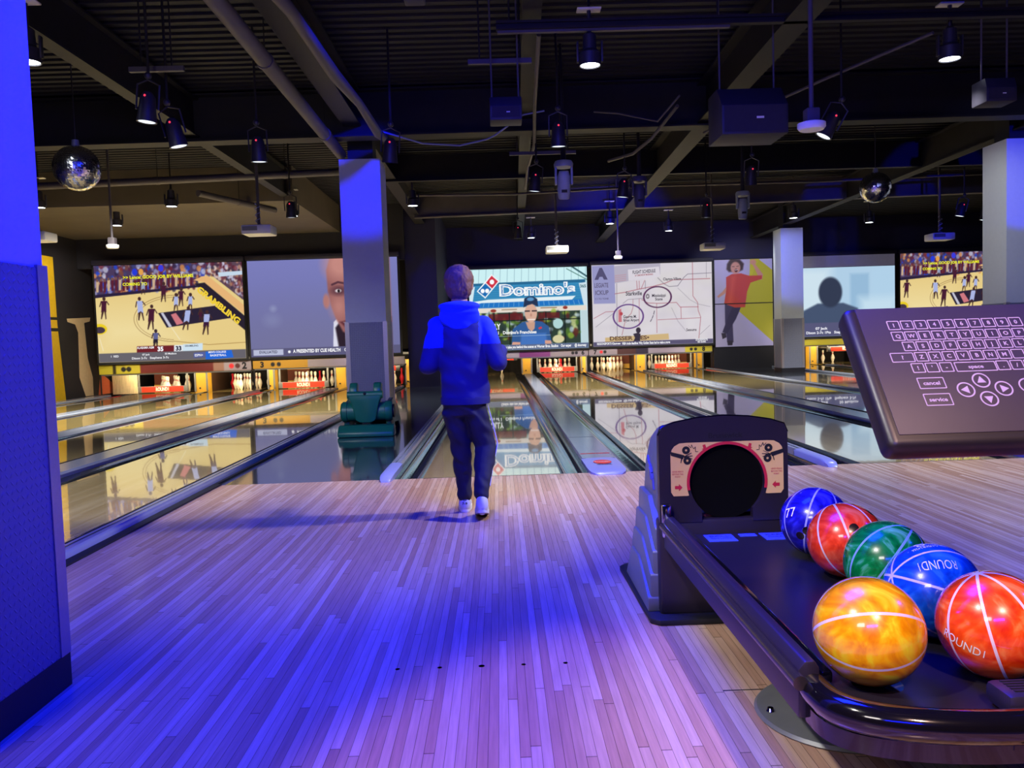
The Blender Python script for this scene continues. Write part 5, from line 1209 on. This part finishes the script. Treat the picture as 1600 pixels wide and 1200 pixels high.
# ------------------------------------------------------------------ bowling balls
BR = .1085
def ballmat(name, cA, cB, cC, axis, rot0, planes, stripe, holes=(), scale=11.0):
    m = bpy.data.materials.new(name); m.use_nodes = True; N, L = nodes(m); bs = N['Principled BSDF']
    tc = N.new('ShaderNodeTexCoord')
    nz = N.new('ShaderNodeTexNoise'); nz.inputs['Scale'].default_value = scale; nz.inputs['Detail'].default_value = 3; nz.inputs['Distortion'].default_value = 2.2; L.new(tc.outputs['Object'], nz.inputs['Vector'])
    cr = N.new('ShaderNodeValToRGB'); e = cr.color_ramp.elements; e[0].position = .34; e[0].color = cA; e[1].position = .70; e[1].color = cC; q = e.new(.52); q.color = cB
    L.new(nz.outputs['Fac'], cr.inputs[0])
    nrm = N.new('ShaderNodeVectorMath'); nrm.operation = 'NORMALIZE'; L.new(tc.outputs['Object'], nrm.inputs[0])
    ax = Vector(axis).normalized(); a = ax.orthogonal().normalized(); a = Quaternion(ax, rot0) @ a
    prev = None
    def mth(op, x, y=None):
        n = N.new('ShaderNodeMath'); n.operation = op
        for i, q2 in enumerate((x, y)):
            if q2 is None: continue
            if isinstance(q2, (int, float)): n.inputs[i].default_value = q2
            else: L.new(q2, n.inputs[i])
        return n.outputs[0]
    def dot(v):
        d = N.new('ShaderNodeVectorMath'); d.operation = 'DOT_PRODUCT'; L.new(nrm.outputs[0], d.inputs[0]); d.inputs[1].default_value = v; return d.outputs['Value']
    mask = None
    for k in range(planes):
        v = Quaternion(ax, PI * k / planes) @ a
        s_ = mth('LESS_THAN', mth('ABSOLUTE', dot(v)), .026); mask = s_ if mask is None else mth('MAXIMUM', mask, s_)
    mx = N.new('ShaderNodeMix'); mx.data_type = 'RGBA'; L.new(mask, mx.inputs[0]); L.new(cr.outputs[0], mx.inputs[6]); mx.inputs[7].default_value = stripe
    last = mx.outputs[2]
    for hdir in holes:
        hm = mth('GREATER_THAN', dot(Vector(hdir).normalized()), .9925)
        m2 = N.new('ShaderNodeMix'); m2.data_type = 'RGBA'; L.new(hm, m2.inputs[0]); L.new(last, m2.inputs[6]); m2.inputs[7].default_value = rgb(22, 10, 14); last = m2.outputs[2]
    L.new(last, bs.inputs['Base Color']); bs.inputs['Roughness'].default_value = .25; bs.inputs['Coat Weight'].default_value = 1.0; bs.inputs['Coat Roughness'].default_value = .03
    return m
def ball(p, m, label, texts=()):
    t = thing('bowling_ball', label, 'bowling ball', p, 'bowling balls on the rack')
    b = MB(); bm = bmesh.new(); bmesh.ops.create_uvsphere(bm, u_segments=72, v_segments=44, radius=BR); b.bm(bm, Matrix.Translation(p)); o = obj('ball_shell', b, m, t, True, 180)
    for (s_, d, upv, hh, wd, bold) in texts:
        d = Vector(d).normalized(); upv = Vector(upv); upv = (upv - d * upv.dot(d)).normalized(); x = upv.cross(d)
        k = MB(); text_on(k, s_, d * BR, x, upv, hh, bold=bold, width=wd); k.v = [tuple(Vector(v).normalized() * (BR + .0009) + Vector(p)) for v in k.v]; obj('lettering', k, M['white'], o, False)
W_ = rgb(236, 214, 226); zb = zd + BR + .0
tocam = lambda p: (Vector((.09, -6.25, 1.05)) - Vector(p)).normalized()
P_Y, P_O, P_B, P_G, P_R, P_P = (.826, -4.612, zd - .003 + BR), (1.089, -4.603, zd - .003 + BR), (1.085, -4.376, zd - .003 + BR), (1.09, -4.135, zd - .003 + BR), (1.083, -3.895, zd - .003 + BR), (1.089, -3.645, zd - .003 + BR)
ball(P_Y, ballmat('ball_yellow', rgb(226, 126, 4), rgb(252, 176, 10), rgb(246, 226, 40), (.95, -.25, .08), .15, 3, W_), 'yellow marbled bowling ball at the near left of the rack')
ball(P_O, ballmat('ball_orange', rgb(226, 44, 8), rgb(250, 84, 20), rgb(255, 140, 70), (-.25, .1, .96), .25, 4, W_), 'orange bowling ball at the near right of the rack, cut by the picture edge', [('ROUND1', (-.85, -.45, -.25), (-.2, -.45, .9), .018, .09, .0)])
ball(P_B, ballmat('ball_blue', rgb(8, 60, 170), rgb(14, 92, 206), rgb(60, 140, 236), (.92, .05, -.38), .55, 3, W_), 'blue bowling ball with white lettering behind the orange one', [('ROUND1', (-.22, -.52, .80), (.0, -.4, -.9), .024, .085, -.0), ('G.USKR34266', (-.22, -.02, 1.0), (.0, -.9, -.35), .011, .06, 0), ('8', (-.24, .24, .95), (.1, -.9, -.1), .026, .022, .0)])
ball(P_G, ballmat('ball_green', rgb(0, 104, 36), rgb(6, 156, 60), rgb(120, 216, 160), (.55, -.1, .80), .4, 4, rgb(150, 190, 230)), 'green marbled bowling ball between the blue and the red ones')
ball(P_R, ballmat('ball_red', rgb(216, 40, 16), rgb(246, 70, 34), rgb(252, 120, 84), (-.2, .35, .92), .5, 4, W_, [(-.12, -.78, .50), (.55, -.25, .80), (.75, -.38, .55)]), 'red orange bowling ball with a finger hole facing out, third from the hood end')
ball(P_P, ballmat('ball_violet', rgb(18, 12, 120), rgb(28, 22, 170), rgb(60, 60, 220), (.35, .25, .90), .2, 4, rgb(160, 160, 250), [(-.55, -.82, -.08), (-.68, -.66, -.25)]), 'deep violet bowling ball nearest the return hood', [('77', (-.86, -.40, .25), (-.3, .2, .9), .03, .04, 0)])

# ------------------------------------------------------------------ keyboard console
S = 1.2
tm = thing('keyboard_console', 'dark lane keyboard console with pale key outlines at the right', 'keyboard console', (1.10, -4.98, 0))
O = Vector((.0902 + S * .5298, -6.2511 + S * 1.1011, 1.0508 + S * -.1628)); U = Vector((1, 0, 0)); Vv = Vector((0, .15, .192)).normalized(); Nn = U.cross(Vv)
PW, PH = .62, .2437 * S
def pn(u, v, n=0.0): return O + U * (u * S) + Vv * (v * S) + Nn * n
Rm = Matrix((U, Vv, Nn)).transposed().to_4x4(); Rm.translation = O
M['cons'] = mat('console_plastic', rgb(50, 41, 52), rough=.5, vary=.08, vscale=30, bump=.05, bscale=900)
M['consrim'] = mat('console_rim', rgb(30, 24, 27), rough=.4)
M['key'] = mat('key_print', rgb(176, 156, 178), rough=.5, vary=.02); 
b = MB(); b.box(-.004, PW, -.004, PH + .004, -.050, .0, bev=.016, M=Rm, seg=4); obj('casing', b, M['consrim'], tm)
b = MB(); b.box(.016, PW - .02, .020, PH - .004, -.002, .0015, bev=.0012, M=Rm); face_ = obj('key_sheet', b, M['cons'], tm)
def rr(u, v, w, hh, r=.0016, n=5):
    pts = []
    for cx_, cy_, a in ((u + w / 2 - r, v + hh / 2 - r, 0), (u - w / 2 + r, v + hh / 2 - r, PI / 2), (u - w / 2 + r, v - hh / 2 + r, PI), (u + w / 2 - r, v - hh / 2 + r, 1.5 * PI)):
        for k in range(n): pts.append((cx_ + r * math.cos(a + PI / 2 * k / (n - 1)), cy_ + r * math.sin(a + PI / 2 * k / (n - 1))))
    return pts
kb = MB()
def ring(pa, pb_):
    n = len(pa); kb.add([pn(*p, .0018) for p in pa] + [pn(*p, .0018) for p in pb_], [[i, (i + 1) % n, n + (i + 1) % n, n + i] for i in range(n)])
def key(u, v, w, hh, s_, th=.065, tw=None):
    ring(rr(u, v, w, hh), rr(u, v, w - .003, hh - .003, .001))
    if s_: text_on(kb, s_, pn(u, v - th * .05, .0018), U, Vv, th * .1 * S, bold=.03, width=tw * S if tw else None)
p_ = .0205; kw, kh = .0188, .0172
for k, ch in enumerate('1234567890'): key(.0625 + k * p_, .2062, kw, kh, ch)
for k, ch in enumerate('QWERTYUIOP'): key(.0630 + k * .02017, .1856, kw, kh, ch)
for k, ch in enumerate('ASDFGHJKL'): key(.0737 + k * .02046, .1664, kw, kh, ch)
key(.0577, .1465, .0345, kh, '?')
for k, ch in enumerate('ZXCVBNM'): key(.0858 + k * .0203, .1468, kw, kh, ch)
key(.2279, .1468, kw, kh, ''); key(.2482, .1468, kw, kh, '')
for k, ch in enumerate("!'-"): key(.0745 + k * .0207, .127, kw, kh, ch)
key(.1582, .1265, .0600, kh, 'space', .055, .022); key(.1985, .127, kw, kh, '.'); key(.2190, .127, kw, kh, '/'); key(.2395, .127, kw, kh, '')
key(.0852, .1000, .0390, .0195, 'cancel', .06, .024); key(.0855, .0718, .0390, .0205, 'service', .06, .026)
for (u, v, dx, dy) in ((.130, .0868, -1, 0), (.157, .1020, 0, 1), (.1843, .0868, 1, 0), (.1576, .0704, 0, -1)):
    ring([(u + .0128 * math.cos(2 * PI * k / 32), v + .0128 * math.sin(2 * PI * k / 32)) for k in range(32)], [(u + .0106 * math.cos(2 * PI * k / 32), v + .0106 * math.sin(2 * PI * k / 32)) for k in range(32)])
    kb.poly([pn(u + dx * .0075, v + dy * .0075, .0018), pn(u - dx * .004 - dy * .0065, v - dy * .004 + dx * .0065, .0018), pn(u - dx * .004 + dy * .0065, v - dy * .004 - dx * .0065, .0018)])
ring([(.2200 + .0128 * math.cos(2 * PI * k / 32), .0905 + .0128 * math.sin(2 * PI * k / 32)) for k in range(32)], [(.2200 + .0106 * math.cos(2 * PI * k / 32), .0905 + .0106 * math.sin(2 * PI * k / 32)) for k in range(32)])
obj('key_outlines', kb, M['key'], face_, False)
c_ = pn(.48, .10, -.045)
b = MB(); b.tube([c_, (c_.x + .0, c_.y + .08, c_.z - .10), (c_.x, -4.98 + .12, .70), (c_.x, -4.98 + .12, .03)], .03, 16); obj('stand_pole', b, M['consrim'], tm)
b = MB(); b.lathe([(0, 0), (.15, 0), (.15, .012), (.04, .03), (0, .03)], (c_.x, -4.86, 0), n=32); obj('stand_foot', b, M['consrim'], tm)

# ------------------------------------------------------------------ light
BLUE = (.03, .035, 1.0); WARM = (1.0, .62, .48); COOL = (.86, .93, 1.0)
def spot(p, to, e, col, ang, blend=.3, r=.06, name='spot_lamp'):
    l = bpy.data.lights.new(name, 'SPOT'); l.energy = e; l.color = col; l.spot_size = math.radians(ang); l.spot_blend = blend; l.shadow_soft_size = r
    o = bpy.data.objects.new(name, l); COL.objects.link(o); o.location = p
    o.rotation_euler = (Vector(to) - Vector(p)).to_track_quat('-Z', 'Y').to_euler(); return o
def area(p, to, e, col, sx, sy, name='area_lamp', spread=180):
    l = bpy.data.lights.new(name, 'AREA'); l.energy = e; l.color = col; l.shape = 'RECTANGLE'; l.size = sx; l.size_y = sy; l.spread = math.radians(spread)
    o = bpy.data.objects.new(name, l); COL.objects.link(o); o.location = p
    o.rotation_euler = (Vector(to) - Vector(p)).to_track_quat('-Z', 'Y').to_euler(); return o
# white downlights, then unseen spots without fixtures
for x, y, z, _ in DL: spot((x, y, z - .01), (x, y + .15, 0), 220 if y < 5 else 650, (.95, .95, .9), 80 if y < 5 else 100, .6, .05)
spot((3.3, -1.25, 3.3), (-.6, -1.35, .3), 650, (.92, .90, 1.0), 46, .9, .14)
spot((-3.6, -2.0, 3.5), (-3.4, 1.0, 0), 420, COOL, 80, .6)
spot((.3, -.6, 3.6), (.3, .2, 0), 300, (1, .96, .88), 70, .8, .05)  # added light, set where its floor reflection stays out of frame
# blue wash
BLUE = (.002, .008, 1.0)
spot((3.2, -4.5, 2.4), (-1.3, -4.0, 1.2), 125, BLUE, 60, .5, .1)
area((-.1, -3.35, 3.7), (-.1, -3.3, 0), 440, BLUE, 1.6, 1.0)
area((-.5, -9.0, 2.9), (-.6, 6, 1.9), 120, BLUE, 2.0, .4)
# unseen lights without fixtures, most of them added to lift single surfaces
spot((5.2, -1.8, 3.5), (4.6, -1.2, 0), 640, (.78, .88, 1.0), 90, .7, .06)
spot((2.5, 8.3, 3.1), (2.5, 16.8, 3.5), 300, BLUE, 60, .7, .1)  # added blue light on the soffit above the right screens
area((-2.6, -8.6, 3.2), (.5, 3, 1), 60, (1, .9, .88), 1.6, .8)  # broad fill added behind the camera in place of seating lights
spot((-.9, -1.5, 3.9), (-1.61, 4.4, 3.05), 2300, BLUE, 14.5, .5, .06)
spot((6.7, -1.5, 2.7), (7.17, 4.7, 3.0), 1700, BLUE, 13.6, .14, .06)
spot((5.0, -3.0, 3.3), (7.1, 4.7, 1.5), 420, (.35, .4, 1), 40, .7, .1)  # bluish fill added for the lower front of the right column
spot((4.6, 3.4, 3.5), (6.9, 5, 2.3), 160, (.95, .97, 1), 50, .8, .06)  # white light added for that column's left side
spot((5.9, 11.0, 3.2), (7.27, 13.75, 2.6), 420, (.12, .16, 1), 36, .6, .06)
spot((4.6, 11.4, 3.6), (7.0, 14, 2.4), 160, (.95, 1, 1), 40, .8, .06)  # white light added for the far column's left side
spot((2.2, -5.5, 2.9), (2.2, 1.0, 3.1), 110, BLUE, 60, 1.0, .1)  # blue uplight added for the hanging speaker and lamps
spot((.75, -7.2, 3.2), (.75, -5.1, 0), 520, WARM, 38, .3, .06)
spot((-1.6, -5.6, 3.3), (1.05, -4.15, .4), 420, (1, .95, .88), 27, .5, .06)  # white light added to brighten the balls and rack
spot((-.9, -6.6, 3.3), (.9, -3.3, .58), 420, (1, .80, .52), 13, .5, .06)  # narrow warm light added for the beige warning band
spot((-3.0, -1.8, 3.2), (.66, -3.0, .38), 300, (.95, 1, .98), 13, .6, .06)  # narrow white light added for the hood's grey side
spot((-4.7, 4.4, 3.5), (-5.2, 6.6, 0), 1900, (1, .95, .80), 92, .9, .1)  # light added to brighten the left lanes
spot((1.7, 7.9, 3.4), (2.6, 10.6, 0), 1900, (1, .95, .80), 92, .9, .1)  # the same added light for the right lanes
# pin deck lamps
for n, (xc, yf) in LANES.items():
    area((xc, yf + 17.55, .62), (xc, yf + 18.6, .05), 28, (1.0, .80, .50), 1.1, .06, 'pin_deck_lamp')
    area((xc, yf + 16.0, .95), (xc, yf + 16.7, .45), 6, (1.0, .85, .62), 1.4, .05, 'masking_fill')  # added fill on the number strips, no fixture there
# mural wash
spot((6.1, 13.6, 3.6), (6.95, 16.7, 1.6), 260, (.9, .92, 1), 75, .6)
spot((-7.6, 9.8, 3.4), (-9.3, 11.8, 1.6), 220, (1, .93, .8), 70, .6)

wd = bpy.data.worlds.new('world'); scene.world = wd; wd.use_nodes = True
wd.node_tree.nodes['Background'].inputs[0].default_value = (.10, .09, .2, 1); wd.node_tree.nodes['Background'].inputs[1].default_value = .02

scene.view_settings.view_transform = 'Standard'; scene.view_settings.look = 'None'; scene.view_settings.gamma = 1.0; scene.view_settings.use_curve_mapping = False
scene.view_settings.exposure = 0.0
scene.cycles.use_denoising = True
scene.cycles.max_bounces = 6; scene.cycles.diffuse_bounces = 3; scene.cycles.glossy_bounces = 4; scene.cycles.sample_clamp_indirect = 4.0
scene.cycles.caustics_reflective = False; scene.cycles.caustics_refractive = False
